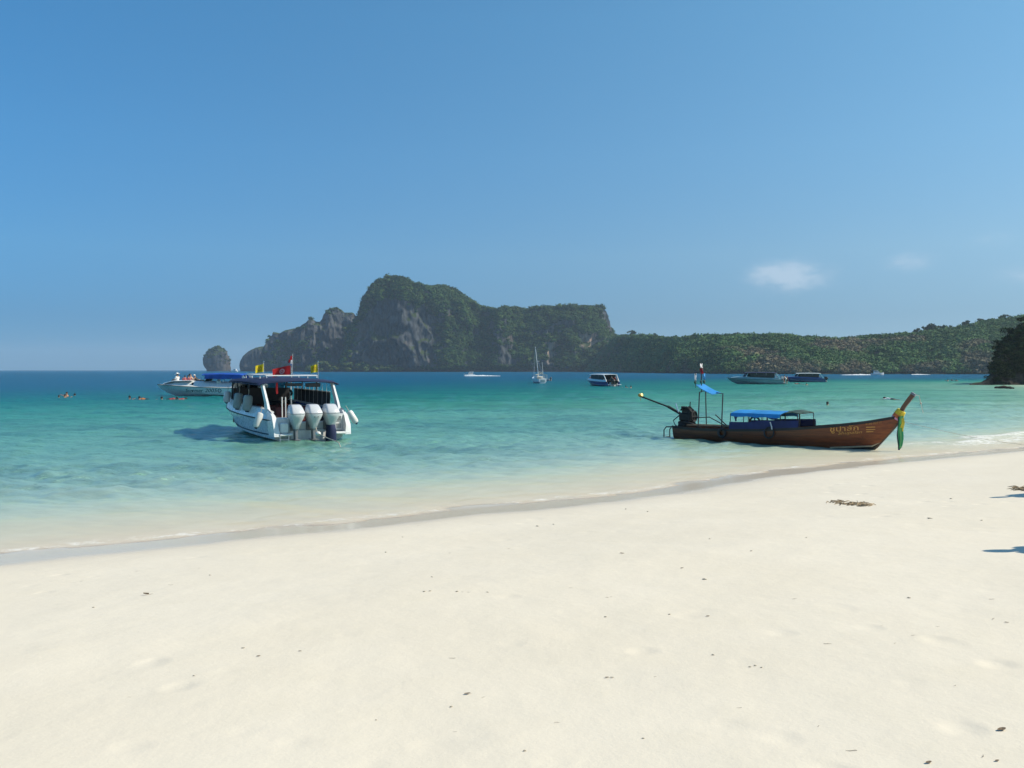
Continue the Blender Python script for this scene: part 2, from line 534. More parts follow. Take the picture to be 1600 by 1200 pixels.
ground = tag(link('ground', gme), 'white coral sand beach sloping under the clear water', kind='structure')

# water surface
wr = np.concatenate([geom(10.5, 60, 1.0040), geom(60.4, 240, 1.014), geom(244, 5500, 1.10)])
wa = np.concatenate([np.linspace(-78, -36, 60)[:-1], np.linspace(-36, 36, 740), np.linspace(36, 86, 60)[1:]])
wx, wy = fan(wa, wr)
ws = shore_dist(wx, wy)
wd = np.where(ws > 0, true_depth(wx, wy, ws), -ground_z(wx, wy))
wR = np.sqrt(wx * wx + wy * wy)
wz = np.zeros_like(wx); ox = np.zeros_like(wx); oy = np.zeros_like(wx)
rw = np.random.default_rng(5)
for i in range(60):
    lam = 0.26 * (2.6 / 0.26) ** (rw.random() ** 1.15)
    th = math.radians(rw.normal(-80, 30))           # travels towards the beach
    k = 2 * math.pi / lam
    a = 0.0060 * lam ** 0.68 * rw.uniform(0.5, 1.25)
    ph = rw.uniform(0, 6.28)
    cell = wR * 0.0030
    fade = np.clip((lam / np.maximum(cell, 1e-6) - 2.6) / 2.5, 0, 1)
    arg = k * (wx * math.cos(th) + wy * math.sin(th)) + ph + 1.4 * vnoise(wx / (lam * 4), wy / (lam * 4), seed=100 + i)
    wz += a * fade * np.sin(arg)
    ox -= 0.7 * a * fade * math.cos(th) * np.cos(arg); oy -= 0.7 * a * fade * math.sin(th) * np.cos(arg)
calm = np.clip(wd / 0.42, 0.14, 1) * np.clip(1.25 - wR / 300, 0.2, 1)
gust = 0.75 + 0.5 * fbm(wx / 11, wy / 7, seed=55, oct=3)
wz *= calm * gust * 2.0
# swash lobes: thin tongues of water running up the sand, small breaking ripple to the right
lob = np.where(ws < 1.2, (0.028 * vnoise(wx / 2.4, wy / 2.4, seed=61) + 0.012 * vnoise(wx / 0.8, wy / 0.8, seed=62)), 0) * np.clip(1.2 - np.abs(ws), 0, 1)
brk = np.clip((wx - 12) / 6, 0, 1) * np.clip((70 - wx) / 10, 0, 1)
crest = np.exp(-((ws - 3.0 - 0.8 * vnoise(wx / 3, wy / 3, seed=63)) / 0.42) ** 2) * brk
wz = wz + lob + 0.075 * crest
fo = np.exp(-((wd - 0.007) / 0.008) ** 2) * 0.52
fo = np.maximum(fo, 0.22 * np.exp(-((ws - 1.35 - 0.9 * vnoise(wx / 4, wy / 4, seed=65)) / 0.10) ** 2) * (0.5 + 0.5 * vnoise(wx / 2.5, wy / 2.5, seed=67)))
fo = np.maximum(fo, crest * 1.0)
fo = np.maximum(fo, brk * 0.74 * np.clip(1 - np.abs(ws - 1.8) / 1.9, 0, 1))
fo = np.clip(fo, 0, 1)
t = NT('sea_water')
dep = t.math('MAXIMUM', t.attr('depth'), 0.0)
def chan(k): return t.math('EXPONENT', t.math('MULTIPLY', dep, -k))
T = t.n('ShaderNodeCombineColor'); T2 = t.n('ShaderNodeCombineColor')
for i, k in enumerate((1.10, 0.42, 0.64)):
    t.put(T.inputs[i], chan(k)); t.put(T2.inputs[i], chan(2 * k))
P = t.pos()
bn = t.noise(t.pos((0.6, 1.0, 1)), 0.16, 6, 0.66)
bd = t.math('MULTIPLY', t.math('MULTIPLY', t.ramp(bn, 0.40, 0.62), t.ramp(dep, 0.26, 0.55)), t.math('ADD', 0.4, t.math('MULTIPLY', t.ramp(t.noise(t.pos((0.7, 1.2, 1)), 0.9, 5, 0.7), 0.36, 0.62), 0.6)))
bed = t.mix(t.math('MULTIPLY', bd, 0.66), t.mix(t.ramp(dep, 0.03, 0.22), (0.615, 0.53, 0.405), (0.60, 0.565, 0.465)), (0.14, 0.17, 0.13))
bed = t.mix(t.math('MULTIPLY', t.ramp(t.noise(t.pos((0.5, 1, 1)), 1.1, 4, 0.65), 0.4, 0.7), 0.3), bed, (0.66, 0.62, 0.51))
speck = t.math('MULTIPLY', t.ramp(t.noise(t.pos((0.45, 1, 1)), 3.4, 5, 0.7), 0.56, 0.70), t.ramp(dep, 0.16, 0.4))
bed = t.mix(t.math('MULTIPLY', speck, 0.55), bed, (0.19, 0.20, 0.15))
deepf = t.math('SUBTRACT', 1.0, t.math('EXPONENT', t.math('MULTIPLY', dep, -0.55)))
S = t.vmath('ADD', t.vmath('MULTIPLY', bed, T2.outputs[0]), t.vmath('MULTIPLY', (0.004, 0.090, 0.180), deepf))
R0 = t.noise(t.pos((0.5, 1.0, 1)), 5.0, 4, 0.62); R1 = t.noise(t.pos((0.45, 1, 1)), 1.5, 4, 0.6); R2 = t.noise(t.pos((0.3, 1, 1)), 0.16, 3, 0.6)
h = t.math('ADD', t.math('MULTIPLY', R0, 0.055), t.math('ADD', t.math('MULTIPLY', R1, 0.32), t.math('MULTIPLY', R2, 0.35)))
shal = t.ramp(dep, 0.0, 0.6)
nb = t.n('ShaderNodeBump'); nb.inputs['Distance'].default_value = 1.0
t.put(nb.inputs['Height'], h); t.put(nb.inputs['Strength'], t.math('MULTIPLY', t.math('ADD', 0.10, t.math('MULTIPLY', shal, 0.75)), t.math('ADD', 0.75, t.math('MULTIPLY', t.attr('coarse'), 0.25))))
nb = nb.outputs[0]
tr = t.n('ShaderNodeBsdfTransparent'); t.put(tr.inputs[0], T.outputs[0])
di = t.n('ShaderNodeSubsurfaceScattering', falloff='BURLEY'); t.put(di.inputs['Color'], S); di.inputs['Scale'].default_value = 0.6; di.inputs['Radius'].default_value = (0.5, 0.62, 0.65)

ad = t.n('ShaderNodeMixShader'); ad.inputs[0].default_value = 1.0; t.t.links.new(tr.outputs[0], ad.inputs[1]); t.t.links.new(di.outputs[0], ad.inputs[2])
t.put(di.inputs['Normal'], nb)
gl = t.n('ShaderNodeBsdfAnisotropic'); gl.inputs['Roughness'].default_value = 0.06
gl.inputs['Color'].default_value = (1, 1, 1, 1); t.put(gl.inputs['Normal'], nb)
fr = t.n('ShaderNodeFresnel'); fr.inputs['IOR'].default_value = 1.333; t.put(fr.inputs['Normal'], nb)
lodk = t.math('MULTIPLY', t.math('SUBTRACT', 0.50, t.math('MULTIPLY', t.attr('coarse'), 0.26)), t.math('ADD', 0.30, t.math('MULTIPLY', t.ramp(dep, 0.0, 0.35), 0.70)))
mx = t.n('ShaderNodeMixShader'); t.put(mx.inputs[0], t.math('MULTIPLY', t.math('SUBTRACT', 1.0, t.math('EXPONENT', t.math('MULTIPLY', t.math('POWER', fr.outputs[0], t.math('ADD', 1.4, t.math('MULTIPLY', t.attr('coarse'), 0.9))), -1.9))), lodk))
t.t.links.new(ad.outputs[0], mx.inputs[1]); t.t.links.new(gl.outputs[0], mx.inputs[2])
fm = t.attr('foam')
fn = t.ramp(t.math('ADD', t.math('MULTIPLY', t.noise(P, 5.5, 6, 0.7), 0.6), t.math('MULTIPLY', t.noise(t.pos((1, 2, 1)), 1.3, 4, 0.6), 0.5)), 0.42, 0.72)
ff = t.math('MULTIPLY', t.ramp(t.math('MULTIPLY', fm, t.math('ADD', 0.25, t.math('MULTIPLY', fn, 1.1))), 0.22, 0.85), 0.85)
fd = t.n('ShaderNodeBsdfDiffuse'); fd.inputs[0].default_value = (0.78, 0.77, 0.73, 1)
mf = t.n('ShaderNodeMixShader'); t.put(mf.inputs[0], ff)
t.t.links.new(mx.outputs[0], mf.inputs[1]); t.t.links.new(fd.outputs[0], mf.inputs[2])
M_WATER = t.done(mf.outputs[0])
wme = mesh_np('water', np.stack([wx + ox * calm, wy + oy * calm, wz], 1), fan_faces(len(wr), len(wa)), 4, M_WATER, True, {'depth': wd, 'foam': fo, 'coarse': np.clip((wR - 26) / 60, 0, 1)})
water = tag(link('water', wme), 'clear turquoise bay water turning deep blue offshore', kind='structure')

# ---------------------------------------------------------------- islands and hills
M_ROCK_CACHE = {}
def rock_mat(name, base=(0.23, 0.235, 0.235), warm=(0.42, 0.32, 0.24), pale=(0.44, 0.44, 0.42), dark=(0.07, 0.075, 0.08), warmth=0.5, green=(0.045, 0.065, 0.022), scale=1.0, greenness=0.5):
    t = NT(name)
    Pp = t.pos()
    st = t.noise(t.pos((0.16 * scale, 0.16 * scale, 0.050 * scale)), 1.0, 6, 0.68)
    st2 = t.noise(t.pos((0.05 * scale, 0.05 * scale, 0.030 * scale)), 1.0, 5, 0.62)
    pt = t.noise(t.pos((0.028 * scale,) * 3), 1.0, 5, 0.6)
    c = t.mix(t.ramp(st, 0.36, 0.62), dark, base)
    c = t.mix(t.math('MULTIPLY', t.ramp(st2, 0.52, 0.66), 0.5), c, pale)
    c = t.mix(t.math('MULTIPLY', t.ramp(pt, 0.50, 0.62), warmth), c, warm)
    c = t.mix(t.math('MULTIPLY', t.attr('fresh'), t.ramp(st, 0.34, 0.58)), c, (0.40, 0.30, 0.235))
    gn = t.n('ShaderNodeNewGeometry'); sp = t.n('ShaderNodeSeparateXYZ'); t.put(sp.inputs[0], gn.outputs['Normal'])
    up = t.math('ADD', sp.outputs[2], t.math('MULTIPLY', t.math('SUBTRACT', t.noise(t.pos((0.10 * scale,) * 3), 1.0, 6, 0.7), 0.5), 1.5))
    c = t.mix(t.ramp(up, 0.62 - 0.4 * greenness, 0.82 - 0.4 * greenness), c, green)
    z = t.n('ShaderNodeSeparateXYZ'); t.put(z.inputs[0], Pp)
    tide = t.math('SUBTRACT', 1.0, t.ramp(t.math('ADD', z.outputs[2], t.math('MULTIPLY', st, 1.0)), 1.2 / scale, 3.4 / scale))
    c = t.mix(t.math('MULTIPLY', tide, 0.8), c, (0.035, 0.035, 0.036))
    hh = t.math('ADD', t.noise(t.pos((0.35 * scale, 0.35 * scale, 0.10 * scale)), 1.0, 7, 0.7), t.math('MULTIPLY', t.noise(t.pos((0.9 * scale,) * 3), 1.0, 4, 0.7), 0.3))
    nb = t.bump(hh, 0.9, 2.2 / scale)
    return t.done(t.bsdf(c, 0.95, 0, nb, 0.1))
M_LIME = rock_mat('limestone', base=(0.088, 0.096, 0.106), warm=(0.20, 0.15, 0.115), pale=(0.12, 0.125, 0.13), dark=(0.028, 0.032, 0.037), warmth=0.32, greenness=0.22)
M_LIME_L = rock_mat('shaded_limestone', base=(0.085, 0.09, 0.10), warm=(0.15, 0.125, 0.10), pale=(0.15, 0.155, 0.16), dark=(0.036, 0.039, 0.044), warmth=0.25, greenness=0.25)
M_HILL = rock_mat('hill_soil', base=(0.13, 0.115, 0.075), warm=(0.22, 0.16, 0.11), pale=(0.16, 0.14, 0.10), warmth=0.8, greenness=0.9)

def leaf_mat(name, hue=(0.05, 0.08, 0.022)):
    t = NT(name)
    tint = t.attr('tint', 'Color')
    n1 = t.noise(t.pos(), 0.9, 4, 0.65)
    c = t.mix(t.ramp(n1, 0.3, 0.72), t.vmath('MULTIPLY', tint, (0.55, 0.58, 0.55)), t.vmath('MULTIPLY', tint, (1.25, 1.22, 1.15)))
    return t.done(t.bsdf(c, 0.85, 0, t.bump(t.noise(t.pos(), 2.2, 4, 0.7), 0.7, 0.5), 0.06))
M_LEAF = leaf_mat('forest_leaves')

GREENS = np.array([(0.034, 0.058, 0.018), (0.046, 0.074, 0.021), (0.062, 0.086, 0.026), (0.042, 0.063, 0.026), (0.078, 0.092, 0.030), (0.030, 0.048, 0.020)])
def ico():
    import bmesh
    bm = bmesh.new(); bmesh.ops.create_icosphere(bm, subdivisions=2, radius=1.0)
    v = np.array([p.co[:] for p in bm.verts]); f = np.array([[q.index for q in p.verts] for p in bm.faces]); bm.free()
    return v, f
ICO_V, ICO_F = ico()
def ico1():
    import bmesh
    bm = bmesh.new(); bmesh.ops.create_icosphere(bm, subdivisions=1, radius=1.0)
    v = np.array([p.co[:] for p in bm.verts]); f = np.array([[q.index for q in p.verts] for p in bm.faces]); bm.free()
    return v, f
ICO1_V, ICO1_F = ico1()

def crowns(pts, rad, tints, rng, cards=26, flat=0.72, lumps=3, detail=1, size=0.30):
    """Many leafy crowns: a few uneven lumps each, with loose sprays of leaves round them."""
    V, Fc, T = [], [], []; base = 0
    n = len(pts)
    iv, ifc = (ICO1_V, ICO1_F) if detail == 1 else (ICO_V, ICO_F)
    for L in range(lumps):
        off = rng.normal(0, 0.42, (n, 3)) * (0 if L == 0 else 1) * np.array([1, 1, 0.6])
        sc = rad * (0.78 if L == 0 else 0.55) * rng.uniform(0.8, 1.15, n)
        nv = len(iv)
        d = 1 + 0.34 * rng.uniform(-1, 1, (n, nv))
        vv = iv[None] * d[:, :, None] * sc[:, None, None] * np.array([1, 1, flat]) + (pts + off * rad[:, None])[:, None, :]
        V.append(vv.reshape(-1, 3))
        Fc.append((ifc[None] + (np.arange(n) * nv)[:, None, None]).reshape(-1, 3) + base)
        tt = tints * rng.uniform(0.82, 1.18, (n, 1))
        T.append(np.repeat(tt, nv, 0)); base += n * nv
    if cards:
        d = rng.normal(0, 1, (n, cards, 3)); d[:, :, 2] = np.abs(d[:, :, 2]) * 0.9 - 0.25
        d /= np.linalg.norm(d, axis=2, keepdims=True)
        ctr = pts[:, None] + d * rad[:, None, None] * rng.uniform(0.72, 1.22, (n, cards, 1)) * np.array([1, 1, flat])
        s = rad[:, None, None] * size * rng.uniform(0.5, 1.25, (n, cards, 1))
        nn = d + rng.normal(0, 0.55, d.shape); nn /= np.linalg.norm(nn, axis=2, keepdims=True)
        a = np.cross(nn, rng.normal(0, 1, d.shape)); a /= np.linalg.norm(a, axis=2, keepdims=True)
        b = np.cross(nn, a)
        q = np.stack([ctr + a * s, ctr + b * s * 0.7 - a * s * 0.3, ctr - b * s * 0.7 - a * s * 0.4], 2)
        V.append(q.reshape(-1, 3))
        m = n * cards
        Fc.append(np.arange(m * 3).reshape(-1, 3) + base)
        tt = tints[:, None, :] * rng.uniform(0.85, 1.2, (n, cards, 1))
        T.append(np.repeat(tt.reshape(-1, 3), 3, 0)); base += m * 3
    return np.concatenate(V), np.concatenate(Fc), np.concatenate(T)

def crown_mesh(name, *a, mat=None, **k):
    V, Fc, T = crowns(*a, **k)
    return mesh_np(name, V, Fc.reshape(-1), 3, mat or M_LEAF, False, {'tint': T})

class Island:
    """Terrain lofted over columns in x and a front to back profile; the skyline gives its height."""
    def __init__(s, skyline, D, prof_fn, cols=260, wob=18.0, amp=(9, 5, 2.2), seed=1, ext=0.0, dback=None, zexp=0.35):
        sk = np.array(skyline, float)
        u = np.linspace(sk[0, 0], sk[-1, 0], cols)
        top = np.interp(u, sk[:, 0], sk[:, 1])
        prof = [prof_fn((q - sk[0, 0]) / (sk[-1, 0] - sk[0, 0])) for q in u]
        nv = len(prof[0])
        # refine profile rows
        rows = []
        for p in prof:
            p = np.array(p, float); seg = []
            for i in range(nv - 1):
                m = 10 if i < nv - 4 else 5
                for k in range(m): seg.append(p[i] + (p[i + 1] - p[i]) * k / m)
            seg.append(p[-1]); rows.append(seg)
        rows = np.array(rows)                       # cols, R, 2 (offset, height fraction)
        s.R = rows.shape[1]; s.C = cols
        ci = int(np.argmax(rows[0][:, 1]))
        crest = rows[np.arange(cols), rows[:, :, 1].argmax(1), 0]
        Dc = D + crest
        H = (578 - top) / F * Dc * (1 / math.cos(PITCH)) + CAMZ
        X = (u - 800) / F * D
        fan_k = (u - 800) / F
        yoff = wob * fbm(X / 90, X * 0, seed=seed, oct=3)
        y = (D + yoff)[:, None] + rows[:, :, 0]
        z = rows[:, :, 1] * H[:, None]
        x = X[:, None] + fan_k[:, None] * rows[:, :, 0] * 1.0
        zc = z * zexp
        env = np.clip(z / 8.0, 0.15, 1)
        for A, sc, sd in zip(amp, (55, 21, 8), (seed + 5, seed + 9, seed + 13)):
            nz = 1 - 2 * np.abs(fbm(x / sc, y / sc, zc / sc, seed=sd, oct=3))
            y = y - A * env * nz * (rows[:, :, 0] < crest[:, None] + 1)
            x = x + A * 0.5 * env * fbm(x / sc + 31, y / sc, zc / sc, seed=sd + 2, oct=2)
            keep = np.clip(1 - np.abs(rows[:, :, 1] - 1) * 6, 0, 1)
            z = z + A * 0.30 * env * fbm(x / sc, y / sc + 7, seed=sd + 3, oct=3) * (1 - keep * 0.6)
        z[:, 0] = -3; z[:, -1] = -3
        s.x, s.y, s.z = x, y, z
        s.V = np.stack([x, y, z], -1)
    def mesh(s, name, mat, attrs=None):
        nr, na = s.C, s.R
        i = np.arange(nr - 1)[:, None]; j = np.arange(na - 1)[None, :]
        a = i * na + j
        f = np.stack([a, a + na, a + na + 1, a + 1], -1).reshape(-1)
        return mesh_np(name, s.V.reshape(-1, 3), f, 4, mat, True, attrs)
    def sample(s, n, rng, vlo=0.0, vhi=0.8, ulo=0.0, uhi=1.0):
        a = rng.uniform(ulo, uhi, n) * (s.C - 1.001); b = rng.uniform(vlo, vhi, n) * (s.R - 1.001)
        i, j = a.astype(int), b.astype(int); fa, fb = (a - i)[:, None], (b - j)[:, None]
        p00, p10, p01, p11 = s.V[i, j], s.V[i + 1, j], s.V[i, j + 1], s.V[i + 1, j + 1]
        p = p00 * (1 - fa) * (1 - fb) + p10 * fa * (1 - fb) + p01 * (1 - fa) * fb + p11 * fa * fb
        nn = np.cross(p10 - p00, p01 - p00)
        area = np.linalg.norm(nn, axis=1); nn = nn / np.maximum(area, 1e-9)[:, None]
        return p, nn, area

def pick(rng, n):
    return GREENS[rng.integers(0, len(GREENS), n)] * rng.uniform(0.8, 1.2, (n, 1))

def lerp_prof(A, B, k):
    return [(a[0] + (b[0] - a[0]) * k, a[1] + (b[1] - a[1]) * k) for a, b in zip(A, B)]
CLIFF = [(0, -0.02), (-1.5, 0.10), (2, 0.30), (5, 0.55), (10, 0.80), (24, 0.95), (48, 1.0), (120, 0.93), (240, 0.5), (330, -0.03)]
SLOPE = [(0, -0.02), (14, 0.12), (38, 0.32), (66, 0.54), (92, 0.76), (120, 0.93), (140, 1.0), (200, 0.9), (290, 0.5), (380, -0.03)]
SHEER = [(0, -0.02), (-3, 0.12), (0, 0.34), (1, 0.60), (3, 0.84), (8, 0.96), (16, 1.0), (60, 0.9), (120, 0.5), (160, -0.03)]

sky_main = [(535, 566), (545, 530), (551, 508), (560, 492), (571, 470), (580, 455), (592, 441), (605, 434), (620, 432), (632, 436), (645, 444), (665, 447), (683, 448), (700, 447), (715, 455), (730, 464), (745, 474), (760, 480), (775, 483), (788, 482), (800, 478), (815, 482), (828, 486), (835, 480), (850, 479), (880, 479), (910, 478), (932, 479), (940, 485), (945, 500), (949, 512), (956, 522), (968, 540), (982, 570)]
def prof_main(q):
    k = 0.0
    if q > 0.22: k = min(1.0, (q - 0.22) / 0.16) * 0.55
    if 0.50 < q < 0.62: k *= 0.15 + 0.85 * min(1, abs(q - 0.56) / 0.06)
    if q > 0.80: k = min(1.0, k + (q - 0.80) * 3)
    return lerp_prof(CLIFF, SLOPE, k)
isl = Island(sky_main, 1240, prof_main, cols=420, wob=30, amp=(18, 9, 4.2), seed=41, zexp=0.75)
iv = isl.V.reshape(-1, 3); ipx = 800 + F * iv[:, 0] / iv[:, 1]; ipy = 578 - (iv[:, 2] - CAMZ) / iv[:, 1] * F
fresh = np.maximum(np.exp(-((ipx - 862) / 17) ** 2 - ((ipy - 548) / 24) ** 2), np.exp(-((ipx - 918) / 18) ** 2 - ((ipy - 531) / 13) ** 2))
fresh = np.maximum(fresh, 0.8 * np.exp(-((ipx - 835) / 14) ** 2 - ((ipy - 570) / 7) ** 2)); fresh = np.clip(fresh * 1.6 - .25 + .5 * fbm(iv[:, 0] / 12, iv[:, 1] / 12, iv[:, 2] / 8, seed=12), 0, 1)
tag(link('limestone_island', isl.mesh('limestone_island', M_LIME, {'fresh': fresh})), 'tall limestone island with grey cliffs and a domed green top', kind='structure')
rg = np.random.default_rng(7)
def forest_on(island, n, rng, rmin, rmax, vlo, vhi, cover, cards=20, upmin=-1, ulo=0.0, uhi=1.0, tint=None, lumps=2, zmin=3.0):
    p, nn, ar = island.sample(n, rng, vlo, vhi, ulo, uhi)
    dens = fbm(p[:, 0] / 38, p[:, 1] / 38, p[:, 2] / 22, seed=77, oct=4)
    keep = (dens + 0.9 * (np.abs(nn[:, 2]) - 0.45) + (cover(p) if callable(cover) else cover) > rng.uniform(-0.12, 0.12, n)) & (p[:, 2] > zmin) & (rng.random(n) < ar / np.percentile(ar, 85))
    p = p[keep]; m = len(p)
    r = rng.uniform(rmin, rmax, m) * rng.uniform(0.75, 1.2, m)
    p = p + np.array([0, -0.15, 0.35]) * r[:, None]
    tt = pick(rng, m)
    blot = fbm(p[:, 0] / 60, p[:, 1] / 60, p[:, 2] / 30, seed=91, oct=3)
    tt = tt * (1 + 0.35 * blot)[:, None]
    if tint is not None: tt = tint(p, tt, rng)
    else: tt = tt * np.array([0.95, 1.22, 1.08])
    return p, r, tt
def isl_cover(p):
    px = 800 + F * p[:, 0] / p[:, 1]
    Hs = np.interp(px, np.array(sky_main)[:, 0], np.array(sky_main)[:, 1]); rel = p[:, 2] / ((578 - Hs) / F * 1270)
    c = np.full(len(p), 0.10)
    c -= 0.95 * np.clip((705 - px) / 60, 0, 1) * np.clip((0.80 - rel) / 0.14, 0, 1) * np.clip((px - 540) / 20, 0.4, 1)
    c -= 0.55 * np.exp(-((px - 795) / 26) ** 2 - ((rel - 0.22) / 0.30) ** 2) + 0.75 * np.exp(-((px - 862) / 20) ** 2 - ((rel - 0.28) / 0.34) ** 2) + 0.6 * np.exp(-((px - 918) / 18) ** 2 - ((rel - 0.5) / 0.12) ** 2)
    c -= 0.35 * np.exp(-((px - 655) / 20) ** 2 - ((rel - 0.30) / 0.3) ** 2)
    return c
p, r, tt = forest_on(isl, 34000, rg, 2.2, 4.9, 0.04, 0.72, isl_cover)
tag(link('island_forest', crown_mesh('island_forest', p, r, tt, rg, cards=14, lumps=1, size=.36)), 'dark green jungle covering the limestone island', kind='stuff')

sky_left = [(410, 566), (415, 545), (421, 528), (430, 520), (440, 522), (450, 517), (462, 514), (472, 511), (480, 505), (486, 499), (490, 497), (495, 503), (502, 503), (507, 496), (510, 488), (517, 482), (527, 480), (534, 485), (540, 489), (552, 489), (560, 497), (575, 500), (600, 560)]
isl2 = Island(sky_left, 1420, lambda q: SHEER, cols=260, wob=22, amp=(10, 7, 3.4), seed=52, zexp=0.8)
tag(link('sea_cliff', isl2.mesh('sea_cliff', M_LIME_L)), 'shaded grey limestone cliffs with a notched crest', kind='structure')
p, r, tt = forest_on(isl2, 9000, rg, 2.2, 4.4, 0.05, 0.7, -0.42)
tag(link('cliff_scrub', crown_mesh('cliff_scrub', p, r, tt, rg, cards=14, lumps=2)), 'sparse scrub clinging to the grey sea cliffs', kind='stuff')
sky_far = [(376, 579), (378, 566), (384, 556), (392, 549), (402, 543), (412, 541), (424, 543), (440, 552), (450, 570)]
isl3 = Island(sky_far, 1620, lambda q: SHEER, cols=120, wob=12, amp=(8, 5, 2.2), seed=63)
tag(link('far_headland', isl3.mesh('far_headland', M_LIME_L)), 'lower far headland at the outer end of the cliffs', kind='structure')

# sea stack standing alone, undercut at its foot
def stack():
    D = 1700.0; c = at(341, 579, D); nA, nZ = 72, 40
    prof = [(0, 0.86), (.08, 0.84), (.2, 0.93), (.35, 1.0), (.5, 1.0), (.65, 0.93), (.78, 0.80), (.88, 0.60), (.95, 0.36), (1.0, 0.05)]
    zz = np.linspace(0, 1, nZ); rr = np.interp(zz, [q[0] for q in prof], [q[1] for q in prof])
    A, Z = np.meshgrid(np.linspace(0, 2 * np.pi, nA, endpoint=False), zz)
    Rr = np.interp(Z, zz, rr) * 25.0
    x, y, z = np.cos(A) * Rr, np.sin(A) * Rr * 0.9, Z * 51 - 2
    nz = fbm(x / 16, y / 16, z / 22, seed=71, oct=5)
    k = 1 + 0.30 * nz
    x, y = x * k - 3.2 * Z * 0, y * k
    z = z + 3.0 * fbm(x / 9, y / 9, seed=72, oct=3) * (Z > 0.7)
    x = x - 2.5 * np.sin(Z * 3.0)
    V = np.stack([x + c.x, y + D, z], -1).reshape(-1, 3)
    me = mesh_np('sea_stack', V, fan_faces(nZ, nA, True), 4, M_LIME, True)
    o = tag(link('sea_stack', me), 'lone rounded limestone stack rising from the open sea', kind='structure')
    sel = V[rg.integers(0, len(V), 260)]
    sel = sel[sel[:, 2] > 14]
    sel = sel[(fbm(sel[:, 0] / 9, sel[:, 1] / 9, sel[:, 2] / 9, seed=73) + (sel[:, 2] - 30) / 40) > -0.1]
    tag(link('stack_scrub', crown_mesh('stack_scrub', sel, rg.uniform(1.6, 3.4, len(sel)), pick(rg, len(sel)), rg, cards=12, lumps=2)), 'low scrub on the lone sea stack', kind='stuff')
stack()

# right hand wooded hills
sky_hill = [(915, 578), (930, 560), (945, 538), (958, 527), (974, 523), (992, 524), (1030, 526), (1060, 527), (1110, 525), (1150, 522), (1210, 521), (1260, 526), (1310, 531), (1350, 530), (1400, 523), (1450, 516), (1480, 512), (1520, 505), (1560, 499), (1600, 493), (1680, 478), (1800, 462), (2000, 470)]
HILL = [(0, -0.02), (8, 0.09), (26, 0.24), (50, 0.44), (78, 0.66), (108, 0.86), (140, 1.0), (200, 0.92), (260, 0.55), (330, -0.03)]
uh = np.linspace(915, 2000, 420)
isl4 = Island(sky_hill, np.interp(uh, [915, 940, 985, 1050, 1130, 1250, 2000], [1150, 1110, 880, 700, 595, 552, 545]), lambda q: HILL, cols=420, wob=22, amp=(13, 5.5, 1.6), seed=83)
tag(link('hills', isl4.mesh('hills', M_HILL)), 'low wooded hills closing the far side of the bay', kind='structure')
def hill_tint(p, tt, rng):
    px = 800 + F * p[:, 0] / p[:, 1]
    br = fbm(p[:, 0] / 30, p[:, 1] / 40, p[:, 2] / 22, seed=95, oct=4)
    zone = np.exp(-((px - 1215) / 55) ** 2) + .9 * np.exp(-((px - 1320) / 60) ** 2) + .6 * np.exp(-((px - 1535) / 40) ** 2) + .5 * np.exp(-((px - 1085) / 30) ** 2)
    b = np.clip((br + 0.62 * zone * np.clip((30 - p[:, 2]) / 18, 0, 1) - 0.30) * 4.0, 0, 1)[:, None] * rng.uniform(0.7, 1, (len(p), 1))
    g = (tt * .55 + tt.mean(0) * .45) * np.array([1.9, 2.4, 2.55]) * (1 + .40 * fbm(p[:, 0] / 22, p[:, 1] / 22, p[:, 2] / 15, seed=97, oct=2))[:, None]
    return g * (1 - b) + np.array([(0.20, 0.158, 0.115)]) * b * rng.uniform(0.9, 1.1, (len(p), 1))
p, r, tt = forest_on(isl4, 38000, rg, 0.8, 2.9, 0.02, 0.74, 0.55, tint=hill_tint, zmin=0.6)
tag(link('hill_forest', crown_mesh('hill_forest', p, r, tt, rg, cards=22, lumps=1, size=0.38)), 'mixed green and dry brown woodland over the low hills', kind='stuff')
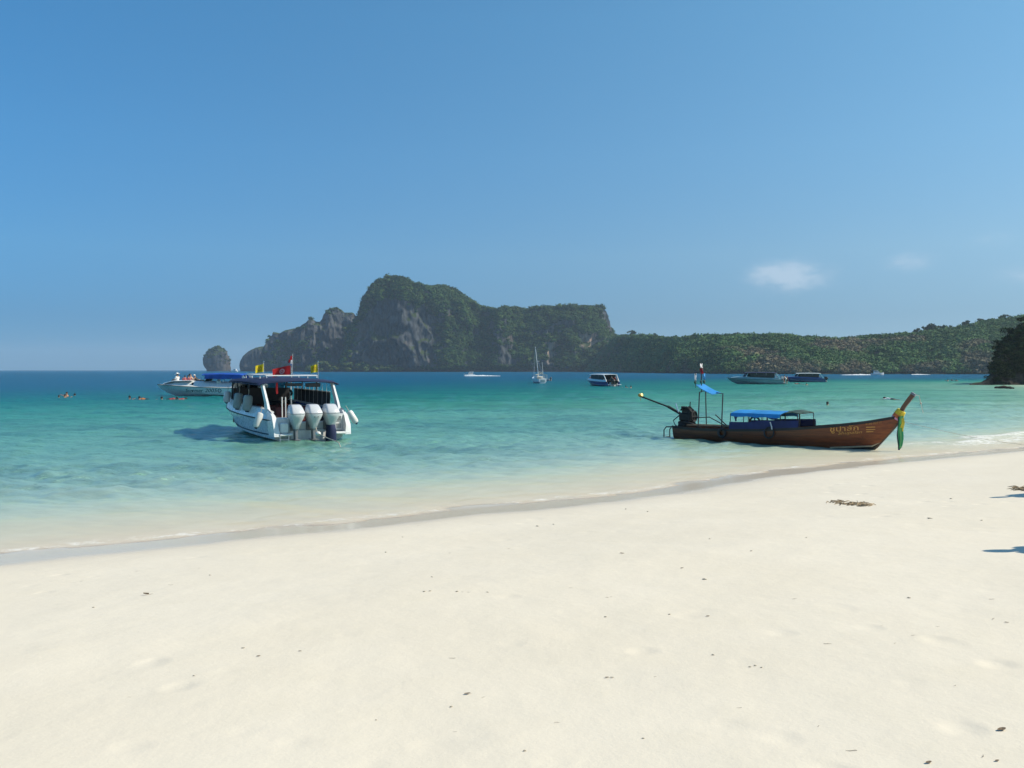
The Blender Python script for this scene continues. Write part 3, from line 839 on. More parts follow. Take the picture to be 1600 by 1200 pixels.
# ---------------------------------------------------------------- more terrain: dark headland, rocks, single trees
class Rough(Island): pass
def headland():
    D = 158.0
    skyl = np.array([(1516, 599), (1524, 597), (1536, 596), (1546, 591), (1553, 584), (1557, 574), (1561, 562), (1567, 550), (1576, 537), (1586, 525), (1597, 515), (1610, 506), (1640, 488), (1700, 470), (1800, 450), (1960, 440), (2300, 430)], float)
    cols = 300
    u = np.concatenate([np.linspace(1516, 1620, 200), np.linspace(1621, 2300, 100)])
    top = np.interp(u, skyl[:, 0], skyl[:, 1])
    prof = np.array([(0, -0.3), (0.3, 0.04), (0.8, 0.10), (1.4, 0.22), (1.5, 0.38), (2.2, 0.55), (3.6, 0.75), (6, 0.92), (9, 1.0), (18, 0.95), (32, 0.6), (46, -0.3)])
    rows = []
    for i in range(len(prof) - 1):
        for k in range(8): rows.append(prof[i] + (prof[i + 1] - prof[i]) * k / 8)
    rows.append(prof[-1]); rows = np.array(rows); R = len(rows)
    H = np.maximum(0.25, (578 - top) / F * (D + 8) + CAMZ)
    wid = np.clip(H / 9, 0.15, 1)
    k = (u - 800) / F
    off = rows[None, :, 0] * wid[:, None]
    bay = 1.5 * np.sin(u / 60)
    y = D + bay[:, None] + off
    x = (k * D)[:, None] + k[:, None] * off
    z = rows[None, :, 1] * H[:, None]
    env = np.clip(H / 6, 0.12, 1)[:, None]
    for A, sc, sd in ((1.5, 6.0, 201), (0.75, 2.2, 202), (0.35, 0.8, 203)):
        y = y - A * env * fbm(x / sc, y / sc, z / sc * 1.6, seed=sd, oct=3)
        x = x + 0.6 * A * env * fbm(x / sc + 9, y / sc, z / sc * 1.6, seed=sd + 7, oct=3)
        z = z + 0.4 * A * env * fbm(x / sc, y / sc + 5, seed=sd + 9, oct=2) * (rows[None, :, 1] > 0.02)
    z[:, 0] = -2; z[:, -1] = -2
    V = np.stack([x, y, z], -1)
    i = np.arange(len(u) - 1)[:, None]; j = np.arange(R - 1)[None, :]; a = i * R + j
    f = np.stack([a, a + R, a + R + 1, a + 1], -1).reshape(-1)
    m = rock_mat('headland_rock', base=(0.045, 0.04, 0.037), warm=(0.09, 0.06, 0.04), pale=(0.07, 0.065, 0.06), dark=(0.022, 0.02, 0.02), warmth=0.4, greenness=-0.6, scale=6.0)
    tag(link('rocky_headland', mesh_np('rocky_headland', V.reshape(-1, 3), f, 4, m, True)), 'dark rocky headland running down into the bay', kind='structure')
    return V, rows, u
HV, Hrows, Hu = headland()

M_BARK = paint('bark', (0.16, 0.125, 0.09), 0.9, var=0.25, scale=2.0)
M_LEAF_N = leaf_mat('headland_leaves')
def tree_mesh(R, h, seed, leaves=1500, tint=(0.045, 0.07, 0.02), leaf=0.16, spread=1.0):
    """Tapered trunk with limbs and a crown of leaf sprays gathered in uneven clumps."""
    rr = np.random.default_rng(seed); tr = MB()
    top = Vector((rr.uniform(-.25, .25) * h, rr.uniform(-.2, .2) * h, h * 0.72))
    pts = [Vector((0, 0, -0.5)), Vector((top.x * .25, top.y * .2, h * .3)), Vector((top.x * .6, top.y * .7, h * .55)), top]
    w = 0.035 * h + 0.03
    tr.tube(pts, [w, w * .8, w * .6, w * .3], 7)
    ends = [top]
    for b in range(6):
        a = rr.uniform(0, 6.28); s0 = pts[1].lerp(pts[3], rr.uniform(0.2, 0.9))
        e = s0 + Vector((math.cos(a) * R * rr.uniform(.5, .95) * spread, math.sin(a) * R * rr.uniform(.5, .95), R * rr.uniform(.1, .6)))
        tr.tube([s0, s0.lerp(e, .5) + Vector((0, 0, .1 * R)), e], [w * .4, w * .28, w * .1], 5)
        ends.append(e)
    C = []; T = []
    per = leaves // len(ends)
    for e in ends:
        for q in range(3):
            c = np.array(e) + rr.normal(0, .22, 3) * R
            r = R * rr.uniform(.22, .46)
            d = rr.normal(0, 1, (per // 3, 3)); d /= np.linalg.norm(d, axis=1, keepdims=True)
            C.append(c + d * r * rr.uniform(.55, 1.05, (per // 3, 1)) * np.array([1, 1, .62]))
            T.append(np.array(tint)[None] * rr.uniform(.7, 1.3) * rr.uniform(.75, 1.3, (per // 3, 1)))
    C = np.concatenate(C); T = np.concatenate(T); n = len(C)
    nn = rr.normal(0, 1, (n, 3)); nn[:, 2] = np.abs(nn[:, 2]) + .3; nn /= np.linalg.norm(nn, axis=1, keepdims=True)
    a = np.cross(nn, rr.normal(0, 1, (n, 3))); a /= np.linalg.norm(a, axis=1, keepdims=True); b = np.cross(nn, a)
    s = leaf * rr.uniform(.6, 1.5, (n, 1))
    q = np.stack([C - a * s, C + b * s * .5, C + a * s, C - b * s * .5], 1).reshape(-1, 3)
    cm = mesh_np('crown', q, np.arange(4 * n), 4, M_LEAF_N, False, {'tint': np.repeat(T, 4, 0)})
    return tr.mesh('trunk', M_BARK, True), cm
def plant(protos, name, p, label, group, sc=1.0, rot=0.0, i=0):
    tm, cm = protos[i % len(protos)]
    o = thing(name, label, 'tree', p, rot, group)
    o.scale = (sc, sc, sc)
    link('trunk', tm, o); link('crown', cm, o)
    return o
hp = [tree_mesh(2.1, 3.2, 300 + i, 2300, (0.024, 0.037, 0.013), 0.17) for i in range(4)]
HL = [(1547, .42, 'small dark tree leaning out from the tip of the rocky headland'), (1553, .60, 'low spreading tree overhanging the headland cliff above the waterline'), (1559, .95, 'dark tree jutting farthest out over the headland cliff'),
      (1566, 1.0, 'bushy dark tree halfway up the headland slope'), (1574, .95, 'tree with ragged crown on the upper headland slope'), (1583, 1.0, 'tree on the headland skyline before the summit'),
      (1593, 1.05, 'tall tree near the top of the headland skyline'), (1604, 1.1, 'crown of the topmost headland tree at the picture edge')]
ki = 0
for n_, (px, frac, lab) in enumerate(HL):
    ci = int(np.argmin(np.abs(Hu - px)))
    for rr_, dy, s_ in ((Hrows[:, 1].argmax() - 4, 0, 1.0), (Hrows[:, 1].argmax() - 26, -.3, .8)):
        v = HV[ci, rr_]
        if dy == 0 or (px > 1560):
            plant(hp, 'tree', (v[0] + 1.2, v[1], v[2] - 2.3), lab if dy == 0 else lab.replace('tree', 'lower tree', 1) + ', below it', 'trees on the dark headland', frac * s_, n_ * 1.3 + rr_, ki)
            ki += 1
# undergrowth masking the headland face
sel = HV[:, 14:70].reshape(-1, 3); sel = sel[(sel[:, 2] > 2.0) & (sel[:, 0] < 175)]
rg2 = np.random.default_rng(17)
sel = sel[rg2.integers(0, len(sel), 1500)]
sel = sel[fbm(sel[:, 0] / 3, sel[:, 1] / 3, sel[:, 2] / 3, seed=44) + (sel[:, 2] - 5) / 9 > 0.05]
rad_ = rg2.uniform(.35, .95, len(sel))
tt = pick(rg2, len(sel)) * 0.62
tag(link('headland_bushes', crown_mesh('headland_bushes', sel, rad_, tt, rg2, cards=60, lumps=2, size=.17, mat=M_LEAF_N)), 'tangled dark bushes over the headland rock', kind='stuff')

def rock_mesh(seed, sx, sy, sz):
    v = ICO_V * 1.0
    k = 1 + .42 * fbm(v[:, 0] * 1.3 + seed, v[:, 1] * 1.3, v[:, 2] * 1.3, seed=seed, oct=3)
    return mesh_np('rock', v * k[:, None] * np.array([sx, sy, sz]), ICO_F.reshape(-1), 3, bpy.data.materials['headland_rock'], False)
for i, (px, py, sx, sz, lab) in enumerate(((1557, 606.5, .32, .2, 'small dark rock awash, leftmost of the rocks below the headland'), (1568, 606.8, .75, .34, 'largest low black rock awash below the headland'), (1576, 607.2, .55, .26, 'flat dark rock touching the largest rock below the headland'), (1581, 607.4, .35, .2, 'small dark rock nearest the picture edge below the headland'))):
    p = on_water(px, py)
    tag(link('rock', rock_mesh(400 + i, sx, sx * .8, sz), None, (p.x, p.y, .08)), lab, 'rock', 'rocks awash below the headland')

# trees that stand up from the wooded skyline, each on its own
sp = [tree_mesh(4.2, 9.0, 340 + i, 900, (0.045, 0.066, 0.022), 0.62) for i in range(3)]
for i, (px, py, s_, lab) in enumerate(((985, 518, .0, 'slender tree above the skyline right of the island cliff'), (1024, 521, .75, 'flat topped tree on the skyline left of the tall boat flagpole'), (1149, 519, .8, 'round tree on the middle of the low hill skyline'),
        (1262, 522, .7, 'small tree where the low skyline begins to dip'), (1433, 514, .8, 'dark tree on the rising ridge above the prow'), (1458, 510, 1.25, 'broad dark crown on the rising ridge'), (1478, 508, .9, 'tall lone tree standing up from the rising ridge'),
        (1508, 502, .8, 'rounded ridge tree halfway to the headland'), (1536, 497, .8, 'ridge tree left of the headland summit'), (1572, 491, .85, 'ridge tree behind the headland summit'))):
    D_ = {985: 1130, 1024: 950, 1149: 720}.get(px, 690); s_ = s_ or 1.2
    p = at(px, py + 7 * s_ * 690 / D_, D_)
    plant(sp, 'tree', (p.x, p.y, p.z - 4.5), lab, 'skyline trees on the wooded hills', s_, i * 1.7, i)
# light green bushes along the foot of the shaded cliff
bp = []
for i in range(170):
    px = rg2.uniform(478, 628); hgt = np.interp(px, [478, 500, 530, 560, 590, 620, 628], [3, 15, 9, 12, 8, 7, 2])
    q = at(px, 579 - rg2.uniform(0, 1) * hgt, 1222 + rg2.uniform(-6, 10)); bp.append(q[:])
bp = np.array(bp); bp[:, 2] = np.maximum(bp[:, 2], 2.5)
tag(link('shore_bushes', crown_mesh('shore_bushes', bp, rg2.uniform(2.4, 4.6, len(bp)), np.array([(0.085, 0.115, 0.038)]) * rg2.uniform(.7, 1.3, (len(bp), 1)), rg2, cards=18, lumps=2)), 'light green bushes along the foot of the shaded cliff', kind='stuff')

# ---------------------------------------------------------------- boats
M_GEL = paint('white_gelcoat', (0.80, 0.81, 0.80), 0.28, var=0.04, scale=3, coat=0.4, dirt=(0.55, 0.53, 0.47))
M_GELG = paint('grey_gelcoat', (0.52, 0.55, 0.55), 0.3, var=0.06, scale=3, coat=0.3)
M_NAVY = paint('navy_canvas', (0.007, 0.017, 0.070), 0.75, var=0.18, scale=6, bump=.3)
M_BLUE = paint('blue_canvas', (0.012, 0.085, 0.42), 0.7, var=0.14, scale=5, bump=.3)
M_SKYB = paint('bright_blue_tarp', (0.02, 0.24, 0.60), 0.55, var=0.12, scale=5, bump=.3)
M_DARK = paint('black_vinyl', (0.016, 0.016, 0.018), 0.5, var=0.3, scale=4)
M_RED = paint('dark_red_vinyl', (0.10, 0.012, 0.012), 0.5, var=0.2, scale=4)
M_RUB = paint('black_rubber', (0.018, 0.018, 0.019), 0.6, var=0.3, scale=8)
M_SILV = paint('silver_cowling', (0.62, 0.64, 0.66), 0.26, 0.0, var=0.05, scale=4, coat=0.5)
M_GREY = paint('grey_casting', (0.20, 0.21, 0.22), 0.4, 0.3, var=0.12, scale=8)
M_STEEL = paint('polished_steel', (0.62, 0.62, 0.62), 0.2, 0.95, var=0.04, scale=10)
M_FEND = paint('white_fender_vinyl', (0.72, 0.72, 0.69), 0.4, var=0.06, scale=10, dirt=(0.42, 0.40, 0.32))
M_FENG = paint('grey_fender_cover', (0.36, 0.42, 0.40), 0.6, var=0.12, scale=10, dirt=(0.30, 0.33, 0.20))
M_ROPE = paint('pale_rope', (0.55, 0.50, 0.40), 0.9, var=0.15, scale=40)
M_TEAL = paint('teal_gelcoat', (0.22, 0.35, 0.37), 0.3, var=0.06, scale=3, coat=0.4)
M_BLUEH = paint('blue_gelcoat', (0.02, 0.07, 0.24), 0.3, var=0.08, scale=3, coat=0.4)
M_INK = paint('dark_lettering', (0.02, 0.03, 0.06), 0.5, var=0.1)
def glass():
    t = NT('tinted_glass')
    tr = t.n('ShaderNodeBsdfTransparent'); tr.inputs[0].default_value = (0.42, 0.47, 0.48, 1)
    g = t.n('ShaderNodeBsdfAnisotropic'); g.inputs['Roughness'].default_value = 0.03
    f = t.n('ShaderNodeFresnel'); f.inputs['IOR'].default_value = 1.5
    m = t.n('ShaderNodeMixShader'); t.put(m.inputs[0], f.outputs[0]); t.t.links.new(tr.outputs[0], m.inputs[1]); t.t.links.new(g.outputs[0], m.inputs[2])
    return t.done(m.outputs[0])
M_GLASS = glass()

ST = [  # y, half beam at sheer, sheer z, half beam at chine, chine z, keel z
    (0.0, 1.52, 0.86, 1.36, 0.10, -0.42), (1.5, 1.60, 0.88, 1.42, 0.12, -0.42), (3.0, 1.64, 0.91, 1.44, 0.15, -0.42), (4.5, 1.64, 0.95, 1.42, 0.20, -0.41),
    (6.0, 1.58, 1.00, 1.30, 0.29, -0.38), (7.5, 1.40, 1.07, 1.02, 0.44, -0.28), (8.8, 1.06, 1.15, 0.64, 0.64, -0.02), (9.8, 0.66, 1.21, 0.32, 0.84, 0.36), (10.5, 0.28, 1.25, 0.11, 1.02, 0.78), (10.85, 0.05, 1.28, 0.03, 1.2, 1.12)]
def st_at(y):
    a = np.array(ST)
    return [float(np.interp(y, a[:, 0], a[:, i])) for i in range(6)]
def hull_x(y, z):
    _, b, zs, c, zc, zk = st_at(y)
    t = (z - zc) / max(1e-4, zs - zc)
    return c + (b - c) * t + 0.05 * math.sin(math.pi * min(1, max(0, t))) * (b - c)
YS = [0, .75, 1.5, 2.25, 3, 3.75, 4.5, 5.25, 6, 6.75, 7.5, 8.15, 8.8, 9.3, 9.8, 10.15, 10.5, 10.7, 10.85]

def strip_on_hull(fz, th0, y0, y1, n=26, off=0.008, sides=(1, -1)):
    m = MB()
    for sd in sides:
        g = []
        for i in range(n + 1):
            y = y0 + (y1 - y0) * i / n
            z = fz(y); row = []
            for dz in (-th0 / 2, 0, th0 / 2): row.append((sd * (hull_x(y, z + dz) + off), y, z + dz))
            g.append(row)
        m.sheet(g, 0.016)
    return m

def outboard(parent, x, cover=False, vents=False, tilt=0.0, mat=None):
    e = bpy.data.objects.new('outboard_motor', None); COL.objects.link(e); e.parent = parent
    e.location = (x, -0.12, 0.0)
    def sec(z, hw, y0, y1, k=.30):
        r = []
        for (sx, sy) in ((1, 1), (-1, 1), (-1, -1), (1, -1)):
            cxx, cyy = sx * hw, (y0 if sy > 0 else y1)
            a, b = hw * k, abs(y0 - y1) * k * .6
            p1, p2 = (cxx - sx * a, cyy), (cxx, cyy - sy * b)
            mid = (cxx - sx * a * .3, cyy - sy * b * .3)
            r += [p1, mid, p2] if sx * sy > 0 else [p2, mid, p1]
        r = [r[i] for i in (2, 1, 0, 3, 4, 5, 8, 7, 6, 9, 10, 11)]
        pts = sorted(r, key=lambda q: math.atan2(q[1] - (y0 + y1) / 2, q[0]))
        return [(a_, b_, z) for a_, b_ in pts]
    m = MB()
    m.loft([sec(.52, .085, -.12, -.50), sec(.62, .115, -.08, -.56), sec(.80, .19, -.02, -.64), sec(.96, .27, .03, -.72), sec(1.08, .315, .05, -.76), sec(1.16, .318, .06, -.75), sec(1.32, .27, .05, -.60), sec(1.43, .235, .02, -.44), sec(1.46, .19, -.02, -.36)])
    m.build('cowling', mat or M_SILV, e, True)
    s = MB(); s.loft([sec(1.105, .321, .055, -.764), sec(1.125, .322, .058, -.763)]); s.build('cowling_band', M_GREY, e, True)
    m = MB(); m.box((0, .0, .72), (.30, .18, .34), bevel=.03); m.box((0, .1, .62), (.36, .10, .40), bevel=.02); m.build('mounting_bracket', M_GREY, e)
    m = MB(); m.loft([sec(.74, .085, -.16, -.44), sec(.4, .075, -.20, -.44), sec(.05, .06, -.20, -.46), sec(-.16, .05, -.16, -.48)]); m.box((0, -.36, .10), (.30, .5, .03), bevel=.01)
    m.tube([(0, -.06, -.2), (0, -.2, -.2), (0, -.5, -.2), (0, -.6, -.2)], [.02, .07, .065, .03], 10)
    m.build('leg', M_GREY, e, True)
    m = MB()
    for k in range(3):
        a = k * 2.094
        m.box((.11 * math.cos(a), -.60, -.2 + .11 * math.sin(a)), (.14, .02, .10), (0.0, -a, 0.5))
    m.build('propeller', M_STEEL, e)
    if vents:
        m = MB()
        for sx in (-1, 1): m = MB(); m.ball((sx * .08, -.728, .985), (.030, .02, .018), 8, 5); m.build('vent', M_DARK, e, True)
    if cover:
        m = MB(); m.loft([sec(.66, .12, -.12, -.58, .4), sec(.58, .16, -.10, -.62, .4), sec(.40, .185, -.12, -.64, .4), sec(.1, .20, -.1, -.62, .4), sec(-.02, .17, -.1, -.58, .4)])
        m.build('leg_cover', M_NAVY, e, True)
    e.rotation_euler = (tilt, 0, 0); e.scale = (.87, .95, 1)
    return e

def speedboat(label, loc, rotz, hull=None, roof=None, stripe=None, group=None, detail=2, engines=3, arch=None, cowl=None, scale=1.0, topside=None, high=0.0, rf=7.6, windows=False):
    hull = hull or M_GEL; roof = roof or M_NAVY; stripe = stripe or M_INK
    root = thing('speedboat', label, 'speedboat', loc, rotz, group)
    root.scale = (scale,) * 3
    # hull shell: outside, then the inner liner down to the sole
    m = MB(); secs = []
    for y in YS:
        _, b, zs, c, zc, zk = st_at(y)
        bm_ = (b + c) / 2 + .03 * (b - c); zm = (zs + zc) / 2
        inn = max(.01, b - .16); fl = .42 if y < 6.9 else zs - .03
        secs.append([(-b, y, zs), (-bm_, y, zm), (-c, y, zc), (-c * .5, y, (zc + zk) / 2 - .02), (0, y, zk), (c * .5, y, (zc + zk) / 2 - .02), (c, y, zc), (bm_, y, zm), (b, y, zs), (inn, y, zs), (inn * .94, y, fl), (-inn * .94, y, fl), (-inn, y, zs)])
    m.loft(secs); m.build('hull', hull, root, True)
    for sd in (1, -1): strip_on_hull(lambda y: st_at(y)[2] - .02, .05, 0, 10.8, off=.02, sides=(sd,)).build('rub_rail', M_DARK, root, True)
    for sd in (1, -1): strip_on_hull(lambda y: st_at(y)[4] + .17 - .012 * y, .045, .3, 9.0, sides=(sd,)).build('stripe', stripe, root, True)
    # raised coaming with foredeck
    m = MB(); secs = []
    CY = [.55, 1.5, 3, 4.5, 6, 7.5, 8.8, 9.6, 10.1]
    def coam(y):
        _, b, zs, *_ = st_at(y)
        h = np.interp(y, [.55, 1.5, 7, 9, 10.1], [.26 + high, .36 + high, .40 + high, .30 + high * .7, .06])
        return b, zs, h
    for sd in (1, -1):
        g = []
        for y in CY[:6] + [8.8, 9.6, 10.1]:
            b, zs, h = coam(y)
            g.append([(sd * (b - .02), y, zs - .01), (sd * (b - .09 - high * 2), y, zs + h * .6), (sd * (b - .16 - high * 3), y, zs + h), (sd * max(.0, b - .30 - high * 3), y, zs + h + .01)])
        m.sheet(g, .05)
    g = []
    for y in (6.8, 7.5, 8.2, 8.8, 9.3, 9.7, 10.15):
        b, zs, h = coam(y); w = max(.03, b - .18)
        g.append([(-w, y, zs + h), (-w * .5, y, zs + h + .06), (0, y, zs + h + .08), (w * .5, y, zs + h + .06), (w, y, zs + h)])
    m.sheet(g, .05)
    m.build('coaming', topside or M_GEL, root, True)
    for sd in (1, -1):
        m = MB(); g = []
        for y in np.linspace(.8, 6.6, 14):
            b, zs, h = coam(float(y)); g.append([(sd * (b - .115), y, zs + h * .62), (sd * (b - .15), y, zs + h * .88)])
        m.sheet(g, .02)
        if high == 0: m.build('coaming_stripe', M_BLUE if detail > 1 else stripe, root, True)
    # roof with turned down edge, raised rim and white rack
    m = MB(); g = []
    for y in (1.25, 1.6, 2.6, 4, 5.4, 6.6, 7.3, 7.6):
        w = 1.62 if y < 6 else 1.62 - (y - 6) * .22
        zz = 2.30 + .07 * math.sin((y - 1.25) / 6.35 * math.pi)
        if y < 1.4: zz -= .05
        y = 1.25 + (y - 1.25) * (rf - 1.25) / 6.35
        g.append([(-w, y, zz - .07), (-w * .93, y, zz + .02), (-w * .5, y, zz + .075), (0, y, zz + .09), (w * .5, y, zz + .075), (w * .93, y, zz + .02), (w, y, zz - .07)])
    m.sheet(g, .06)
    m.build('roof', roof, root, True)
    for sd in (1, -1):
        m = MB(); m.loft([[(sd * 1.38, .36, .95), (sd * 1.50, .36, .95), (sd * 1.52, .90, .95), (sd * 1.40, .90, .95)], [(sd * 1.40, .72, 1.5), (sd * 1.49, .72, 1.5), (sd * 1.49, 1.06, 1.5), (sd * 1.41, 1.06, 1.5)], [(sd * 1.42, 1.34, 2.28), (sd * 1.49, 1.34, 2.28), (sd * 1.49, 1.64, 2.28), (sd * 1.43, 1.64, 2.28)]])
        m.build('arch', arch or M_GEL, root)
    pm = M_DARK if detail > 1 else M_GEL; dy = rf - 7.6
    for sd in (1, -1):
        for (y, yt) in ((3.4, 3.4), (5.2 + dy * .6, 5.35 + dy * .6)):
            b, zs, h = coam(y); m = MB(); m.tube([(sd * (b - .2), y, zs + h - .02), (sd * 1.46, yt, 2.3)], .028, 6); m.build('roof_post', pm, root)
        b, zs, h = coam(7.2); m = MB(); m.tube([(sd * (b - .24), 7.35 + dy, zs + h - .02), (sd * 1.25, 6.9 + dy, 2.3)], .045, 6); m.build('roof_post', pm, root)
    m = MB(); m.tube([(0, 7.75 + dy, 1.5), (0, 7.25 + dy, 2.36)], .03, 6); m.build('roof_post', pm, root)
    m = MB(); b, zs, h = coam(7.3)
    m.sheet([[(-1.08, 7.4 + dy, 1.52), (0, 7.8 + dy, 1.54), (1.08, 7.4 + dy, 1.52)], [(-1.2, 6.95 + dy, 2.28), (0, 7.3 + dy, 2.34), (1.2, 6.95 + dy, 2.28)]], .012)
    m.build('windscreen', M_GLASS, root)
    # stern platform and transom wells
    for sd in (1, -1):
        m = MB(); m.box((sd * 1.15, -.18, .30), (.72, .55, .10), bevel=.03); m.build('swim_platform', M_GEL, root)
    m = MB(); m.box((0, .12, .60), (1.75, .20, .32), bevel=.04); m.box((0, .02, .2), (1.7, .16, .5), bevel=.02)
    m.build('motor_well', M_GEL, root)
    m = MB(); m.box((0, 3.0, .455), (2.7, 5.6, .03)); m.build('sole', M_DARK, root)
    for sd in (1, -1):
        m = MB(); m.box((sd * 1.1, 3.2, .72), (.5, 3.6, .50), bevel=.05); m.build('bench', M_DARK, root)
    m = MB(); m.box((0, 6.7, 1.2 if detail > 1 else .95), (2.6, .12, 1.55 if detail > 1 else 1.0)); m.box((.55, 6.2, .95), (.8, .6, .9), bevel=.06); m.build('console', M_DARK, root)
    for k in range(engines):
        x = (k - (engines - 1) / 2) * .70
        outboard(root, x, cover=(detail > 1 and k == 2), vents=(detail > 1 and k == 1), tilt=0.0, mat=cowl)
    if windows:
        for sd in (1, -1):
            m = MB(); m.sheet([[(sd * (coam(float(y_))[0] - .17), y_, coam(float(y_))[1] + coam(float(y_))[2] - .03), (sd * 1.46, y_, 2.26)] for y_ in np.linspace(1.75, 6.7, 9)], .02); m.build('side_window', M_DARK, root)
    if high > 0:
        for sd in (1, -1):
            m = MB(); m.sheet([[(sd * 1.60, y_, 2.27), (sd * 1.61, y_, 2.05 + .03 * math.sin(y_ * 2)), (sd * 1.585, y_, 1.84 + .04 * math.sin(y_ * 3))] for y_ in np.linspace(1.4, rf - .4, 16)], .02); m.build('side_curtain', roof, root, True)
    if detail > 1:
        m = MB()
        m.tube([(-1.05, 2.2, 2.47), (-1.08, 2.25, 2.56), (1.08, 2.25, 2.56), (1.05, 2.2, 2.47)], .028, 6); m.tube([(-1.08, 2.25, 2.56), (-.98, 5.6, 2.6), (.98, 5.6, 2.6), (1.08, 2.25, 2.56)], .028, 6)
        for sd in (1, -1):
            for y in (3.3, 4.5, 5.5): m.tube([(sd * 1.03, y, 2.42), (sd * 1.03, y, 2.59)], .02, 6)
        m.build('roof_rack', M_GEL, root)
        m = MB(); m.tube([(-1.66, 1.22, 2.2), (-1.5, 1.22, 2.27), (0, 1.22, 2.36), (1.5, 1.22, 2.27), (1.66, 1.22, 2.2)], .022, 6); m.tube([(-1.66, 1.22, 2.2), (-1.66, 5.9, 2.28)], .022, 6); m.build('roof_piping', M_NAVY, root, True)
        m = MB(); m.sheet([[(1.43, y_, 1.27 + y_ * .008), (1.46, y_, 1.6), (1.46, y_, 1.86 + .012 * y_)] for y_ in (1.7, 2.8, 4, 5.2, 6.5)], .02); m.build('side_curtain', M_DARK, root)
        m = MB(); m.tube([(1.45, 1.7, 1.88), (1.45, 6.5, 1.95)], .018, 6); m.build('curtain_rail', M_FEND, root)
        m = MB(); m.box((.62, 1.42, 2.18), (.62, .1, .16), bevel=.02); m.build('rolled_curtain', M_DARK, root); m = MB(); m.box((-.2, 1.42, 2.20), (.7, .1, .12), bevel=.02); m.build('rolled_curtain', M_DARK, root)
        m = MB(); m.box((-1.12, .10, .64), (.62, .44, .62), bevel=.05); m.build('stern_seat', M_GEL, root)
        m = MB(); m.box((-1.12, -.30, .56), (.34, .16, .42), bevel=.05); m.build('step_box', M_GEL, root)
        m = MB(); m.box((1.14, .12, .70), (.62, .40, .70), bevel=.04); m.build('stern_locker', M_GELG, root)
        for z_, h_ in ((.86, .26), (.56, .26)):
            m = MB(); m.box((1.16, -.085, z_), (.26, .03, h_), bevel=.01)
            lo = m.build('locker_louvre', M_GEL, root)
            for q in range(6):
                m = MB(); m.box((1.07 + q * .036, -.102, z_), (.014, .012, h_ - .06)); m.build('slot', M_DARK, lo)
        m = MB()
        for sx in (-.42, -.14): pass
        for sx in (-1.32, -.98): m.tube([(sx, -.46, .34), (sx, -.50, -.32)], .018, 6)
        for z_ in (.12, -.08, -.26): m.tube([(-1.32, -.48, z_), (-.98, -.48, z_)], .016, 6)
        m.build('boarding_ladder', M_STEEL, root)
        for x_ in (-.86, -.72):
            m = MB(); m.tube([(x_, .75, .44), (x_ + .02, .85, 1.72)], .022, 6); m.build('boat_hook', M_FEND, root)
        m = MB(); m.tube([(.02, 2.4, .45), (.02, 2.4, 2.36)], .03, 8); m.tube([(.02, 2.4, 1.75), (.0, 2.25, 1.85), (-.02, 2.4, 1.95)], .05, 6); m.build('grab_pole', M_STEEL, root)
        for (x_, y_) in ((-.45, 1.9), (.45, 1.9), (.45, 3.4), (-.45, 3.4), (-.45, 4.9), (.45, 4.9)):
            m = MB(); m.box((x_, y_, .72), (.55, .5, .16), bevel=.05); m.box((x_, y_ + .24, 1.02), (.55, .12, .55), bevel=.05); m.tube([(x_, y_, .44), (x_, y_, .66)], .06, 8)
            m.build('seat', M_RED, root)
        for sd in (1, -1):
            m = MB(); m.tube([(sd * 1.46, .06, .86), (sd * 1.50, .1, 1.12), (sd * 1.50, .5, 1.24), (sd * 1.46, .75, 1.22)], .03, 8)
            m.build('stern_rail', M_STEEL, root, True)
        for sd in (1, -1):
            m = MB(); m.loft([[(sd * 1.30, -.46, .24), (sd * 1.54, -.46, .24), (sd * 1.56, .2, .24), (sd * 1.32, .2, .24)], [(sd * 1.36, -.40, .62), (sd * 1.55, -.40, .62), (sd * 1.57, .3, .62), (sd * 1.36, .3, .62)], [(sd * 1.38, -.12, 1.0), (sd * 1.53, -.12, 1.0), (sd * 1.55, .5, 1.0), (sd * 1.40, .5, 1.0)], [(sd * 1.42, .22, 1.18), (sd * 1.5, .22, 1.18), (sd * 1.5, .7, 1.18), (sd * 1.42, .7, 1.18)]])
            m.build('quarter_wing', M_GEL, root, True)
        for q in range(9):
            m = MB(); m.tube([(1.40, 2.0 + q * .55, 1.33), (1.42, 2.0 + q * .55, 2.2)], .007, 5); m.build('curtain_cord', M_FEND, root)
    return root

S_TH = math.radians(32)
SBP = at(484, 690, 33.6); SBP.z = 0.0
boat = speedboat('white speedboat with navy roof and three silver outboards, anchored stern to the beach', SBP, S_TH)
SBM = Matrix.Translation(SBP) @ Matrix.Rotation(S_TH, 4, 'Z')
def sb(x, y, z): return SBM @ Vector((x, y, z))

# fenders hang from the boat: things of their own
def fender(p, tilt, r, h, mat, cap, label, rotz=0.0):
    o = thing('fender', label, 'fender', p, rotz, 'fenders on the anchored speedboat')
    m = MB(); m.lathe([(r * .3, 0), (r * .8, .02), (r, .09), (r, h - .09), (r * .8, h - .02), (r * .35, h)], 14); m.build('body', mat, o, True)
    m = MB(); m.lathe([(r * .2, -.05), (r * .42, -.03), (r * .4, .012)], 10); m.build('end_cap', cap, o, True)
    m = MB(); m.tube([(0, 0, h - .01), (0.01, 0, h + .12), (0, .05, h + .24)], .012, 5); m.build('lanyard', M_ROPE, o)
    o.rotation_euler = tilt
    return o
fender(at(400, 668, 32.9), (0, .30, S_TH), .135, .60, M_FEND, M_NAVY, 'white fender hanging from the port stern quarter of the speedboat')
fender(at(557, 661, 33.6), (0, -.56, 0), .125, .56, M_FEND, M_NAVY, 'white fender swinging out from the starboard stern quarter')
fender(sb(-1.66, 3.0, 1.10), (0, .10, S_TH), .19, .66, M_FENG, M_NAVY, 'grey green covered fender at the port window, nearer the stern')
